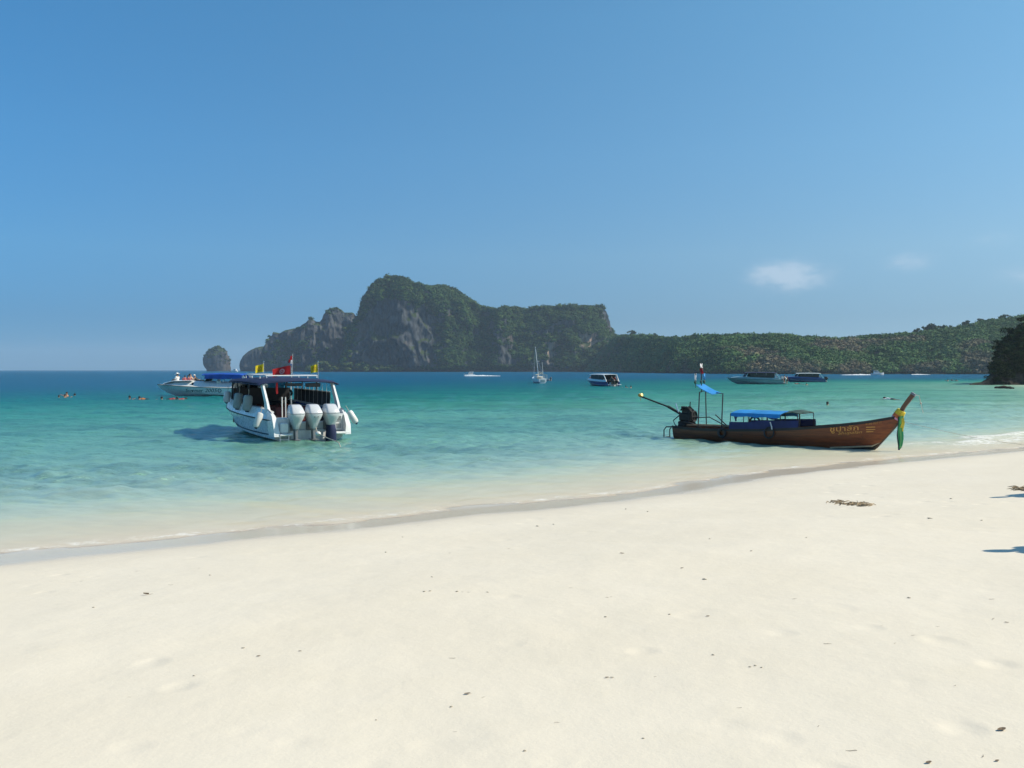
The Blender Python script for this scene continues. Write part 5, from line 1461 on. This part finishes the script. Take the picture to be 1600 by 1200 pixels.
# tyre fenders
def tyre(M, R, r, label):
    m = MB(); m.torus((0, 0, 0), R, r, 28, 10); o = m.build('tyre_fender', M_RUB, None, True); o.matrix_world = M; tag(o, label, 'tyre', 'tyre fenders of the longtail boat'); return o
yt = 4.75
tyre(LTM @ Matrix.Translation((lt_x(yt, .42) + .10, yt, .47)) @ Matrix.Rotation(math.radians(80), 4, 'Y'), .20, .032, 'thin black tyre hanging on the longtail hull side by a rope')
m = MB(); m.tube([lt(lst(yt)[1] + .03, yt + .02, .86), lt(lt_x(yt, .6) + .10, yt + .12, .70), lt(lt_x(yt, .6) + .12, yt + .14, .60)], .022, 6); tag(m.build('fender_rope', M_FEND), 'pale rope holding the black tyre on the longtail hull', 'rope')
tyre(LTM @ Matrix.Translation((.55, 3.95, .80)) @ Matrix.Rotation(math.radians(90), 4, 'Y'), .22, .04, 'black tyre standing up inside the longtail boat under the blue canopy')
tyre(LTM @ Matrix.Translation((lt_x(2.55, .4) + .06, 2.62, .36)) @ Matrix.Rotation(math.radians(86), 4, 'Y'), .15, .055, 'dark tyre hanging low near the longtail stern')
# painted names on the bow
hull_text('ชูปาลัก', .25, lt_x, 7.08, .60, 1, 1, M_GOLD, long, slope=.085, width=1.02, name='lettering', off=.032)
hull_text('Shupalan', .15, lt_x, 7.36, .50, 1, 1, M_GOLD, long, slope=.10, width=.86, name='lettering', shear=.3, off=.032)
hull_text('5150 02711', .09, lt_x, 8.34, .885, 1, 1, M_GOLD, long, slope=.14, width=.52, name='lettering', off=.034)
hull_text('KRABI', .065, lt_x, 8.36, .80, 1, 1, M_GOLD, long, slope=.1, width=.34, name='lettering', off=.034) if False else None
for z_, w_ in ((.80, .30), (.715, .30), (.64, .24)):
    m = MB(); m.sheet([[(lt_x(8.36 + w_ * q / 5, z_) + .032, 8.36 + w_ * q / 5, z_ + dz + .02 * q / 5) for dz in (-.014, .014)] for q in range(6)], .006); m.build('painted_line', M_GOLD, long)
# garland of ribbons round the prow
M_RIBY = paint('yellow_ribbon', (.72, .55, .04), .7, var=.12); M_RIBG = paint('green_ribbon', (.03, .30, .11), .7, var=.15); M_RIBL = paint('light_green_ribbon', (.16, .48, .16), .7, var=.12)
M_RIBD = paint('dark_teal_ribbon', (.012, .035, .05), .7, var=.15); M_RIBO = paint('orange_ribbon', (.60, .16, .05), .7, var=.12); M_RIBP = paint('pink_ribbon', (.70, .35, .50), .7, var=.12)
gar = thing('prow_garland', 'yellow, orange, pink and green ribbons tied round the longtail prow', 'ribbons', lt(0, 9.38, 1.22), LT_RZ)
axis = Vector((0, .54, .84)).normalized(); q_ = axis.to_track_quat('Z', 'Y').to_matrix().to_4x4()
for (s_, mt, nm, R) in ((-.10, M_RIBP, 'pink_band', .14), (-.04, M_RIBO, 'orange_band', .145), (.02, M_RIBO, 'orange_band', .14), (.08, M_RIBY, 'yellow_band', .145), (.14, M_RIBY, 'yellow_band', .135), (.195, M_RIBY, 'yellow_band', .125)):
    m = MB(); m.torus((0, 0, 0), R, .036, 20, 7, Matrix.Translation(axis * s_) @ q_ @ Matrix.Diagonal((.72, 1.0, 1.0, 1))); m.build(nm, mt, gar, True)
def ribbon(x, y, z0, z1, w, mt, nm, seed):
    g = []
    for i in range(10):
        u = i / 9; z = z0 + (z1 - z0) * u
        g.append([(x + .012 * math.sin(u * 5 + seed) - w * .35 * k, y + w * .5 * k + .02 * math.sin(u * 8 + seed), z) for k in (-1, -.4, .3, 1)])
    m = MB(); m.sheet(g, .02); m.build(nm, mt, gar, True)
ribbon(.10, .05, -.02, -1.17, .05, M_RIBD, 'dark_ribbon', 0.1)
ribbon(.12, .09, -.02, -1.12, .055, M_RIBG, 'green_ribbon', .8)
ribbon(.11, .13, .0, -1.08, .055, M_RIBL, 'light_green_ribbon', 1.5)
ribbon(.09, .17, .0, -1.02, .04, M_RIBG, 'green_ribbon', 2.2)
ribbon(.12, .17, .10, -.40, .045, M_RIBY, 'yellow_ribbon', 2.9)
ribbon(.10, .21, .08, -.52, .035, M_RIBY, 'yellow_ribbon', 3.6)
m = MB(); p0 = lt(0, 10.0, 1.95); m.tube([p0, p0 + Vector((.10, -.02, -.02)), p0 + Vector((.16, -.02, -.28)), p0 + Vector((.24, -.03, -.62))], .008, 5); m.ball(p0 + Vector((.16, -.02, -.28)), .035, 8, 6)
tag(m.build('cord', M_ROPE), 'thin cord with a dark bead hanging from the prow tip', 'cord')
m = MB(); a_ = lt(0, 9.45, 1.05); b2 = Vector((20.5, 25.5, gz(20.5, 25.5) + .03))
m.tube([a_.lerp(b2, u) + Vector((0, 0, -.45 * math.sin(math.pi * u))) for u in np.linspace(0, 1, 14)], .006, 5); tag(m.build('bow_line', M_ROPE), 'thin bow rope sagging from the longtail prow to the beach', 'rope')

# ---------------------------------------------------------------- people
M_SKIN = paint('tanned_skin', (.42, .24, .15), .6, var=.06, scale=6); M_SKIN2 = paint('pale_skin', (.56, .36, .26), .6, var=.06, scale=6)
M_HAIR = paint('black_hair', (.014, .011, .010), .6, var=.2); M_HAIRB = paint('brown_hair', (.07, .04, .022), .6, var=.2)
M_VEST = paint('red_life_vest', (.50, .03, .03), .7, var=.1); M_VEST2 = paint('navy_rash_shirt', (.03, .03, .09), .7, var=.1); M_WHT = paint('white_cotton', (.76, .75, .72), .85, var=.05)
M_PINK = paint('coral_pink_cotton', (.62, .16, .17), .85, var=.08); M_BLK = paint('black_swimsuit', (.02, .02, .024), .6, var=.1); M_ORG = paint('orange_life_vest', (.62, .19, .03), .7, var=.1)
POSES = {}
def skin_body(name, J, E, R):
    me = bpy.data.meshes.new(name)
    keys = list(J); idx = {k: i for i, k in enumerate(keys)}
    me.from_pydata([J[k] for k in keys], [(idx[a], idx[b]) for a, b in E], [])
    ob = bpy.data.objects.new('tmp', me); COL.objects.link(ob)
    md = ob.modifiers.new('skin', 'SKIN')
    for i, k in enumerate(keys):
        sv = me.skin_vertices[0].data[i]; r = R[k]
        sv.radius = (r, r) if not isinstance(r, tuple) else r
        sv.use_root = (k == 'pelvis')
    s2 = ob.modifiers.new('sub', 'SUBSURF'); s2.levels = 1; s2.render_levels = 1
    dg = bpy.context.evaluated_depsgraph_get()
    out = bpy.data.meshes.new_from_object(ob.evaluated_get(dg))
    out.polygons.foreach_set('use_smooth', [True] * len(out.polygons))
    bpy.data.objects.remove(ob); bpy.data.meshes.remove(me)
    return out
RAD = dict(pelvis=(.145, .11), waist=(.125, .09), chest=(.155, .10), neck0=.065, neck=.052, jaw=.078, head=(.085, .098), crown=.068, nose=.018,
           hip=.095, knee=.062, ankle=.042, heel=.04, toe=.034, shoulder=.062, elbow=.043, wrist=.030, palm=.034, f0=.011, f1=.011, f2=.010, f3=.010, th=.012)
def body(pose):
    """Joint dictionary -> body mesh. pose gives pelvis, spine direction, limbs."""
    J, E, R = {}, [], {}
    def add(k, p, r, par=None):
        J[k] = tuple(p); R[k] = RAD[r]
        if par: E.append((par, k))
    P = {k: Vector(v) for k, v in pose.items()}
    add('pelvis', P['pelvis'], 'pelvis'); up = (P['neck'] - P['pelvis'])
    add('waist', P['pelvis'] + up * .42, 'waist', 'pelvis'); add('chest', P['pelvis'] + up * .78, 'chest', 'waist')
    add('neck0', P['neck'], 'neck0', 'chest')
    hd = (P['head'] - P['neck'])
    add('neck', P['neck'] + hd * .30, 'neck', 'neck0'); add('jaw', P['neck'] + hd * .62, 'jaw', 'neck'); add('head', P['head'], 'head', 'jaw'); add('crown', P['head'] + hd * .28, 'crown', 'head')
    fw = P['face'].normalized(); add('nose', P['neck'] + hd * .80 + fw * .105, 'nose', 'jaw')
    for s in ('l', 'r'):
        add('sh' + s, P['sh' + s], 'shoulder', 'chest'); add('el' + s, P['el' + s], 'elbow', 'sh' + s); add('wr' + s, P['wr' + s], 'wrist', 'el' + s)
        d = (P['wr' + s] - P['el' + s]).normalized(); add('pa' + s, P['wr' + s] + d * .075, 'palm', 'wr' + s)
        side = d.cross(fw); side = side.normalized() if side.length > .1 else Vector((0, 0, 1))
        for q, (o_, L) in enumerate(((-.028, .075), (-.010, .088), (.010, .084), (.028, .066))):
            add('f%d%s' % (q, s), P['wr' + s] + d * (.085 + L) + side * o_ * 1.15 + fw * .02, 'f%d' % q, 'pa' + s)
        add('th' + s, P['wr' + s] + d * .075 + side * .062 + fw * .03, 'th', 'wr' + s)
        add('hip' + s, P['hip' + s], 'hip', 'pelvis'); add('kn' + s, P['kn' + s], 'knee', 'hip' + s); add('an' + s, P['an' + s], 'ankle', 'kn' + s)
        add('to' + s, P['to' + s], 'toe', 'an' + s)
    return skin_body('body', J, E, R)
def mk(pelvis, neck, head, face, arms, legs):
    d = dict(pelvis=pelvis, neck=neck, head=head, face=face)
    for s, (a, b, c) in zip('lr', arms): d['sh' + s], d['el' + s], d['wr' + s] = a, b, c
    for s, (a, b, c, e) in zip('lr', legs): d['hip' + s], d['kn' + s], d['an' + s], d['to' + s] = a, b, c, e
    return d
POSE = {
 'stand': mk((0, 0, .95), (0, .0, 1.45), (0, .01, 1.63), (0, 1, 0), [((-.19, 0, 1.40), (-.26, -.02, 1.12), (-.27, .06, .88)), ((.19, 0, 1.40), (.26, -.02, 1.12), (.27, .06, .88))],
            [((-.09, 0, .90), (-.11, .02, .48), (-.12, -.03, .07), (-.13, .14, .03)), ((.09, 0, .90), (.11, .02, .48), (.13, -.03, .07), (.14, .14, .03))]),
 'sit': mk((0, 0, .13), (0, -.04, .62), (0, -.01, .80), (0, 1, 0), [((-.19, -.03, .57), (-.27, .10, .36), (-.20, .32, .30)), ((.19, -.03, .57), (.27, .10, .36), (.20, .32, .30))],
            [((-.10, .03, .12), (-.13, .40, .38), (-.12, .66, .06), (-.13, .80, .05)), ((.10, .03, .12), (.13, .42, .36), (.12, .70, .06), (.13, .84, .05))]),
 'recline': mk((0, 0, .12), (0, -.30, .52), (0, -.36, .70), (0, 1, .2), [((-.19, -.28, .48), (-.30, -.46, .26), (-.28, -.52, .05)), ((.19, -.28, .48), (.30, -.46, .26), (.28, -.52, .05))],
            [((-.10, .04, .12), (-.13, .45, .26), (-.12, .85, .06), (-.14, .96, .14)), ((.10, .04, .12), (.12, .46, .14), (.12, .90, .05), (.13, .98, .14))]),
 'float': mk((0, -.25, -.10), (0, .26, -.04), (0, .44, .05), (0, .8, -.5), [((-.19, .22, -.06), (-.34, .42, -.10), (-.30, .66, -.09)), ((.19, .22, -.06), (.34, .42, -.10), (.30, .66, -.09))],
            [((-.10, -.30, -.10), (-.14, -.70, -.13), (-.15, -1.08, -.12), (-.15, -1.22, -.16)), ((.10, -.30, -.10), (.16, -.70, -.16), (.2, -1.06, -.2), (.2, -1.2, -.24))]),
 'tread': mk((0, -.05, -.55), (0, 0, -.06), (0, .02, .13), (0, 1, 0), [((-.19, 0, -.12), (-.36, .12, -.20), (-.44, .34, -.08)), ((.19, 0, -.12), (.36, .12, -.20), (.44, .34, -.08))],
            [((-.10, -.05, -.60), (-.14, .12, -.98), (-.14, -.12, -1.25), (-.14, -.02, -1.36)), ((.10, -.05, -.60), (.14, .06, -1.0), (.14, -.2, -1.28), (.14, -.1, -1.38))]),
}
BODY = {}
def torso_shell(pose, k0, k1, rx, ry, grow=.02):
    P = {k: Vector(v) for k, v in POSE[pose].items()}
    a, b = P['pelvis'], P['neck']; ax = (b - a).normalized(); X = Vector((1, 0, 0)); Y = ax.cross(X).normalized() * -1
    m = MB(); secs = []
    for i in range(6):
        u = k0 + (k1 - k0) * i / 5; c = a.lerp(b, u); f = 1 - .14 * math.sin(math.pi * min(1, max(0, u)) ) if u < .6 else 1.0
        if u > .86: f *= 1 - (u - .86) * 2.2
        secs.append([c + X * rx * f * math.cos(q * math.pi / 6) + Y * ry * f * math.sin(q * math.pi / 6) for q in range(12)])
    m.loft(secs); return m
SHELL = {}
def person(label, p, rotz, pose, top=None, bottom=None, hair=None, hat=None, skin=None, mask=False, group=None, tilt=(0, 0), s=1.0):
    o = thing('person', label, 'person', p, rotz, group); o.rotation_euler = (tilt[0], tilt[1], rotz); o.scale = (s,) * 3
    skin = skin or M_SKIN
    if (pose, skin.name) not in BODY:
        me = body(POSE[pose]); me.materials.clear(); me.materials.append(skin); BODY[(pose, skin.name)] = me
    link('body', BODY[(pose, skin.name)], o)
    P = {k: Vector(v) for k, v in POSE[pose].items()}
    def shell(key, mat, fn):
        kk = (pose, key, mat.name)
        if kk not in SHELL: SHELL[kk] = fn().mesh(key, mat, True)
        link(key, SHELL[kk], o)
    if top:
        shell('shirt' if top in (M_WHT, M_PINK, M_VEST2, M_BLK) else 'life_vest', top, lambda: torso_shell(pose, .12, .99, .195, .135))
        if top in (M_WHT, M_PINK, M_VEST2):
            def sleeves():
                m = MB()
                for q in 'lr': m.tube([P['sh' + q] + (P['neck'] - P['sh' + q]) * .3, P['sh' + q], P['sh' + q].lerp(P['el' + q], .75)], [.085, .082, .068], 8)
                return m
            shell('sleeve', top, sleeves)
    if bottom:
        def shorts():
            m = torso_shell(pose, -.16, .30, .175, .135)
            for q in 'lr': m.tube([P['hip' + q], P['hip' + q].lerp(P['kn' + q], .55)], [.118, .105], 8)
            return m
        shell('shorts', bottom, shorts)
    hd = (P['head'] - P['neck']).normalized(); fw = P['face'].normalized()
    if hair is not None or True:
        hm = hair or M_HAIR
        def cap():
            m = MB(); c = P['head'] + hd * .035 - fw * .022
            M_ = Matrix((tuple(hd.cross(fw)) + (0,), tuple(fw) + (0,), tuple(hd) + (0,), (0, 0, 0, 1))).transposed()
            m.ball(c, (.100, .112, .098), 12, 8, M_)
            return m
        shell('hair', hm, cap)
    if hat:
        def hatm():
            m = MB(); c = P['head'] + hd * .08
            M_ = Matrix.Translation(c) @ hd.to_track_quat('Z', 'Y').to_matrix().to_4x4()
            m.lathe([(.25, -.02), (.24, .0), (.12, .015), (.115, .09), (.08, .12), (.02, .125)], 16, M_); return m
        shell('hat', hat, hatm)
    if mask:
        def mk_():
            m = MB(); c = P['head'] + fw * .10 - hd * .01
            m.box(c, (.15, .05, .09), bevel=.02); m.tube([c + Vector((.1, 0, -.08)), c + Vector((.13, -.08, .04)), c + Vector((.12, -.12, .26))], .016, 6); return m
        shell('snorkel', M_BLK, mk_)
    return o
def on_b(px, py, D, dz=0): p = at(px, py, D); return Vector((p.x, p.y, p.z + dz))
SWG = 'swimmers and snorkellers in the bay'
BG = 'people on the bow of the blue roofed speedboat'
person('person in white clothes and a white sun hat sitting farthest forward on the bow', on_b(277, 598.5, 92), 1.2, 'sit', M_WHT, M_WHT, hat=M_WHT, group=BG, s=1.12)
person('person in a coral top sitting on the bow behind the white hat', on_b(289, 598.5, 91.6), .5, 'sit', M_PINK, M_BLK, group=BG, s=.9)
person('person in a coral top sitting on the bow, nearer the sunbathers', on_b(294.5, 599, 91.2), -.4, 'sit', M_PINK, M_PINK, group=BG, s=.95)
person('dark haired sunbather leaning back on the bow, legs towards the roof', on_b(303.5, 597.5, 92), -1.45, 'recline', None, M_BLK, group=BG, skin=M_SKIN2, s=1.15)
person('sunbather in black with a pale cap leaning back nearest the blue roof', on_b(310, 598, 91.6), -1.5, 'recline', M_BLK, M_BLK, hat=None, hair=M_WHT, group=BG, s=1.1)
def swim(px, py, pose, label, top=None, hair=None, rot=0.0, mask=False, s=1.0, dz=0.0):
    p = on_water(px, py); return person(label, (p.x, p.y, dz - (.11 if pose == 'float' else .05)), rot, pose, top, M_BLK, hair, None, None, mask, SWG, s=s)
swim(92, 621.5, 'tread', 'swimmer in a dark shirt, leftmost in the water', M_VEST2, rot=.4, dz=.08)
swim(101.5, 621, 'tread', 'swimmer close beside the leftmost one, bare shouldered', None, rot=-.6, dz=.14)
swim(104.5, 619.5, 'tread', 'swimmer raised highest of the left group of three heads', M_ORG, rot=2.4, dz=.28)
swim(117, 618.3, 'tread', 'lone dark head to the right of the left group', M_VEST2, rot=2.0, mask=True, dz=.05)
swim(202.5, 623.5, 'tread', 'snorkeller in a red vest with raised snorkel, left of the floating pair', M_VEST, rot=-1.2, mask=True, dz=.12)
swim(218, 624, 'tread', 'dark haired swimmer, left one of the floating pair', M_VEST2, rot=.8, dz=.1)
swim(225, 623.8, 'float', 'swimmer lying flat, right one of the floating pair', M_ORG, rot=1.45, dz=.16)
swim(253, 624, 'tread', 'snorkeller in a dark top under the bow tip of the blue roofed speedboat', M_VEST, rot=1.9, mask=True, dz=.06)
swim(269, 624, 'float', 'snorkeller in a red vest floating below the bow, left of the last one', M_VEST, rot=-1.4, mask=True, dz=.18)
swim(283, 624.2, 'float', 'snorkeller in a red vest floating below the bow, nearest the hull', M_VEST, rot=-1.2, dz=.16)
swim(1293, 633.5, 'tread', 'dark haired lone swimmer halfway between longtail and the far boats', M_VEST2, rot=.3, dz=.1)
swim(1389, 624, 'float', 'swimmer in a white shirt splashing above the longtail bow', M_WHT, rot=.7, dz=.2)
swim(978, 605.5, 'tread', 'dark head beside the white roofed boat, nearer its stern', M_VEST2, rot=.3, dz=.1)
swim(986, 606, 'tread', 'dark head farther right of the white roofed boat', None, rot=.9, dz=.15)
swim(1246, 600, 'float', 'swimmer in a red vest off the stern of the teal boat', M_VEST, rot=1.2, dz=.2)
swim(1260, 601.5, 'tread', 'dark head right of the red vest near the teal boat', None, rot=.1, dz=.2)
swim(1481, 595.5, 'tread', 'left of three tiny heads off the headland', None, rot=.5, dz=.3)
swim(1487.5, 595.2, 'tread', 'middle of three tiny heads off the headland', M_VEST2, rot=.8, dz=.35)
swim(1494, 595.6, 'tread', 'right of three tiny heads off the headland', None, rot=-.3, dz=.3)
FG = 'people on the far speedboats'
for (px, py, D, rot, pose, top, lab, s_) in ((924, 593, 153, .6, 'sit', M_PINK, 'person in pink sitting on the bow of the white roofed boat, outer one', .95), (928, 593.5, 152, -.2, 'sit', M_WHT, 'person in a pale top on the bow of the white roofed boat, inner one', .95),
        (956, 602, 145.6, 2.9, 'stand', M_BLK, 'person in black standing at the stern of the white roofed boat, left one', .9), (961, 602, 145.8, 2.6, 'stand', M_VEST, 'person in red standing at the stern of the white roofed boat, right one', .9),
        (1222, 600, 166.8, 2.0, 'stand', M_WHT, 'person in white standing at the stern of the teal boat', .95), (1226, 599.5, 167.4, 1.0, 'stand', None, 'bare chested person standing at the stern of the teal boat', 1.0), (1229.5, 600, 168, -1.2, 'stand', M_BLK, 'person in black at the stern of the teal boat, farthest right', .95), (1219, 596, 168, .4, 'sit', M_PINK, 'person in coral sitting at the stern of the teal boat', .95)):
    person(lab, on_b(px, py, D), rot, pose, top, M_BLK, group=FG, s=s_)
# ---------------------------------------------------------------- things lying on the sand
M_LEAFD = paint('dry_leaf_brown', (.20, .14, .085), .8, var=.3, scale=20); M_TWIG = paint('dry_twig', (.15, .11, .075), .85, var=.3, scale=20); M_CORAL = paint('weathered_coral', (.48, .42, .33), .9, var=.25, scale=20); M_WEED = paint('dry_seaweed', (.36, .27, .165), .9, var=.35, scale=20)
def on_sand(px, py):
    z = .9
    for _ in range(8):
        D = (CAMZ - z) * F / (py - 578.0); p = at(px, py, D); z = gz(p.x, p.y)
    return Vector((p.x, p.y, z)), D / F
# two people standing just outside the picture; their shadows reach into it
for (px, py, rot, top, lab) in ((1567, 777, 1.4, M_WHT, 'person in a white shirt standing on the beach beyond the right edge, farther one'), (1563, 861.5, 1.1, M_PINK, 'person in a coral shirt standing on the beach beyond the right edge, nearer one')):
    q = on_sand(px, py)[0]; L_ = 1.72 / math.tan(SUN_EL); x, y = q.x + L_ * math.sin(SUN_AZ), q.y + L_ * math.cos(SUN_AZ)
    person(lab, (x, y, gz(x, y)), rot, 'stand', top, M_BLK, group='people standing on the beach outside the picture')

def leaf_m(seed):
    r_ = random.Random(seed); g = []
    for i in range(8):
        u = i / 7; w = .30 * math.sin(math.pi * (u * .92 + .04)) ** .8
        g.append([(u - .5, k * w, .10 + .22 * (u - .5) ** 2 * r_.uniform(.6, 1.4) + abs(k) * .16 * (1 - u * .4)) for k in (-1, -.5, 0, .5, 1)])
    m = MB(); m.sheet(g, .02); m.tube([(-.5, 0, .10), (-.68, .03, .04)], .018, 5); return m.mesh('dry_leaf', M_LEAFD, True)
def twig_m(seed):
    r_ = random.Random(seed); pts = []; a = 0
    x = y = 0
    for i in range(7):
        pts.append((x - .5, y, .04 + .04 * math.sin(i + seed))); a += r_.uniform(-.5, .5); x += .17 * math.cos(a); y += .17 * math.sin(a)
    m = MB(); m.tube(pts, [.030, .034, .03, .03, .026, .022, .014], 6); q = Vector(pts[3]); m.tube([q, q + Vector((.12, .14, .06))], [.02, .01], 5); return m.mesh('twig', M_TWIG, True)
def coral_m(seed):
    v = ICO1_V * (1 + .35 * fbm(ICO1_V[:, 0] * 2 + seed, ICO1_V[:, 1] * 2, ICO1_V[:, 2] * 2, seed=seed, oct=2))[:, None] * np.array([.5, .34, .26]); v[:, 2] += .10
    return mesh_np('coral_piece', v, ICO1_F.reshape(-1), 3, M_CORAL, True)
LM = [leaf_m(i) for i in range(4)]; TM = [twig_m(i) for i in range(4)]; CM = [coral_m(i + 60) for i in range(4)]
KIND = {'l': ('dry_leaf', LM, 'leaf', 'dry leaves scattered on the sand', 'small curled dry leaf lying on the open sand'), 't': ('twig', TM, 'twig', 'twigs scattered on the sand', 'short thin dry twig lying on the open sand'), 'c': ('coral_piece', CM, 'coral piece', 'coral bits scattered on the sand', 'tiny weathered coral bit lying on the open sand')}
DEB = [(228, 931, 9, 'l', 'curled three pointed dry leaf standing up on the left of the beach'), (235, 930, 10, 't', None), (267, 915, 8, 't', 'short dark twig right of the curled standing leaf'), (311, 889, 5, 't', None), (127, 909, 6, 't', None), (146, 951, 5, 'c', None), (214, 894, 5, 't', None), (328, 900, 4, 'c', None),
 (380, 1015, 6, 'c', 'dark pebble of coral on the middle left sand'), (404, 1028, 7, 'l', 'little leaf below the dark coral pebble'), (303, 1059, 5, 'c', None), (202, 1093, 6, 't', None), (469, 1020, 6, 'l', None), (588, 1129, 4, 'c', None), (654, 822, 7, 't', None), (840, 823, 6, 'c', None), (865, 820, 4, 'c', None), (978, 796, 4, 'c', None), (1012, 800, 4, 'c', None),
 (972, 866, 8, 'l', 'leaf lying nearest the middle of the dry beach'), (1066, 889, 7, 'l', None), (892, 920, 6, 't', None), (950, 934, 14, 't', 'bent grey twig on the centre of the beach'), (946, 966, 6, 'c', None), (792, 858, 12, 't', None), (702, 865, 6, 't', None), (603, 864, 5, 'c', None), (629, 840, 3, 'c', None), (675, 903, 4, 'c', None),
 (1109, 843, 4, 'c', None), (1101, 907, 9, 'c', 'largest coral lump right of the beach centre'), (1174, 862, 5, 'c', None), (1453, 811, 8, 'c', 'dark coral bit below the seaweed, to its right'), (1486, 780, 5, 'c', None), (1260, 841, 4, 'c', None), (1106, 965, 7, 'l', None), (1242, 938, 9, 't', None), (1420, 936, 7, 'c', None), (1555, 970, 12, 't', 'forked twig near the right picture edge'), (1573, 975, 7, 'l', None), (1534, 814, 5, 'c', None),
 (948, 1062, 8, 'l', 'left leaf of the touching pair below the beach centre'), (956, 1062, 7, 'l', 'right leaf of the touching pair below the beach centre'), (1292, 1008, 14, 't', 'long bent twig on the right of the lower beach'), (1277, 1138, 9, 't', None), (1565, 1145, 19, 'l', 'large dark leaf at the lower right of the beach'), (1532, 1186, 14, 't', 'dark curved twig at the bottom right of the picture'), (1451, 1197, 14, 'l', 'blackish leaf cut by the bottom picture edge'), (1330, 1176, 20, 't', 'long pale stalk near the bottom edge'), (1558, 1194, 10, 'l', None),
 (1400, 1008, 8, 't', None), (707, 1032, 12, 't', 'dark slanting twig left of the beach centre'), (730, 1088, 12, 'l', 'flat wide leaf above the bottom edge'), (755, 1093, 7, 't', None), (705, 1108, 7, 'c', None), (711, 1148, 7, 't', None), (1024, 1061, 6, 't', None), (1114, 1026, 6, 'c', None), (1180, 1043, 6, 'c', None), (1190, 1046, 5, 'c', None), (1172, 1045, 5, 'c', None), (1550, 938, 10, 't', None), (1380, 980, 7, 't', None), (1465, 981, 7, 't', None), (870, 1134, 11, 't', None), (1155, 1110, 10, 't', None), (1490, 1074, 9, 't', None), (820, 1178, 7, 'c', None), (1005, 1158, 5, 'c', None), (1427, 995, 8, 't', None), (1046, 962, 5, 'c', None), (663, 926, 6, 'c', None), (672, 925, 5, 'c', None), (714, 926, 6, 'c', None), (722, 927, 5, 't', None), (732, 927, 5, 't', None), (762, 927, 4, 'c', None)]
rd = random.Random(4)
MARKS = [(228, 931, 'the curled standing leaf'), (380, 1015, 'the dark coral pebble'), (654, 822, 'the mid shore wet sand'), (950, 934, 'the bent grey twig'), (1101, 907, 'the largest coral lump'), (1325, 788, 'the seaweed tangle'), (1292, 1008, 'the long bent twig'), (1565, 1145, 'the large dark leaf'), (730, 1088, 'the flat wide leaf'), (707, 1032, 'the dark slanting twig'), (952, 1062, 'the touching pair of leaves'), (1330, 1176, 'the long pale stalk'), (1555, 970, 'the forked twig')]
NOUN = {'l': 'small dry leaf', 't': 'thin dry twig', 'c': 'tiny coral bit'}
taken = {}
def litter_label(px, py, k):
    best = sorted(((math.hypot(px - a, (py - b) * 1.4), a, b, n) for a, b, n in MARKS if math.hypot(px - a, py - b) > 3))[0]
    dx, dy = px - best[1], (py - best[2]) * 1.4
    ang = math.degrees(math.atan2(dy, dx)) % 360
    way = ['right of', 'below and right of', 'below', 'below and left of', 'left of', 'above and left of', 'above', 'above and right of'][int((ang + 22.5) // 45) % 8]
    far = 'just ' if best[0] < 45 else ('' if best[0] < 120 else 'well ')
    lab = NOUN[k] + ' ' + far + way + ' ' + best[3]
    n = taken.get(lab, 0); taken[lab] = n + 1
    return lab if n == 0 else ['second', 'third', 'fourth', 'fifth', 'sixth'][n - 1] + ' ' + lab
for i, (px, py, w, k, lab) in enumerate(DEB):
    nm, meshes, cat, grp, gen = KIND[k]
    p, mpp = on_sand(px, py)
    o = link(nm, meshes[i % len(meshes)], None, p + Vector((0, 0, .002)))
    s_ = w * mpp * (1.05 if k != 'c' else 1.2)
    s_ *= .8 if i else 1.0
    o.scale = (s_, s_ * (.8 if k != 't' else 1.2), s_ * (1.2 if i == 0 else .6)); o.rotation_euler = (rd.uniform(-.15, .15), rd.uniform(-.15, .15), rd.uniform(-.5, .5) + (3.14 if rd.random() < .5 else 0))
    tag(o, lab or litter_label(px, py, k), cat, grp)
def seaweed(x0, x1, y0, y1, n, label, seed):
    r_ = np.random.default_rng(seed); m = MB()
    c, mpp = on_sand((x0 + x1) / 2, (y0 + y1) / 2)
    for i in range(n):
        u = r_.beta(2.2, 1.8); px = x0 + (x1 - x0) * u; py = y0 + (y1 - y0) * (.25 + .55 * u * (.6 + .4 * r_.random())) + r_.normal(0, 1.2)
        p, mp = on_sand(px, py); a = r_.uniform(-.7, .7); L = r_.uniform(.06, .20); h = r_.uniform(.0, .02)
        d = Vector((math.cos(a), math.sin(a), 0)) * L
        m.tube([p - c, p - c + d * .5 + Vector((r_.normal(0, .03), r_.normal(0, .03), .012 + h)), p - c + d + Vector((0, 0, r_.uniform(0, .03)))], [.005, .008, .004], 5)
    o = m.build('seaweed', M_WEED, None, True, c); tag(o, label, 'seaweed', 'dry seaweed on the beach')
seaweed(1284, 1364, 782, 795, 75, 'brown tangle of dry seaweed on the sand below the longtail bow', 1)
seaweed(1570, 1602, 761, 768, 34, 'thin line of dry seaweed at the right picture edge', 2)
# ---------------------------------------------------------------- the air over the bay
t = NT('sea_haze')
pv = t.n('ShaderNodeVolumePrincipled')
pv.inputs['Color'].default_value = (0.72, 0.87, 1.0, 1)
pv.inputs['Density'].default_value = 0.00012
pv.inputs['Anisotropy'].default_value = 0.25
HZ = MB()
HZ.box((0, 0, 75), (14400, 14400, 186))
hz = HZ.build('haze', t.done(None, pv.outputs[0]))
tag(hz, 'thin blue sea haze over the whole bay', kind='stuff')
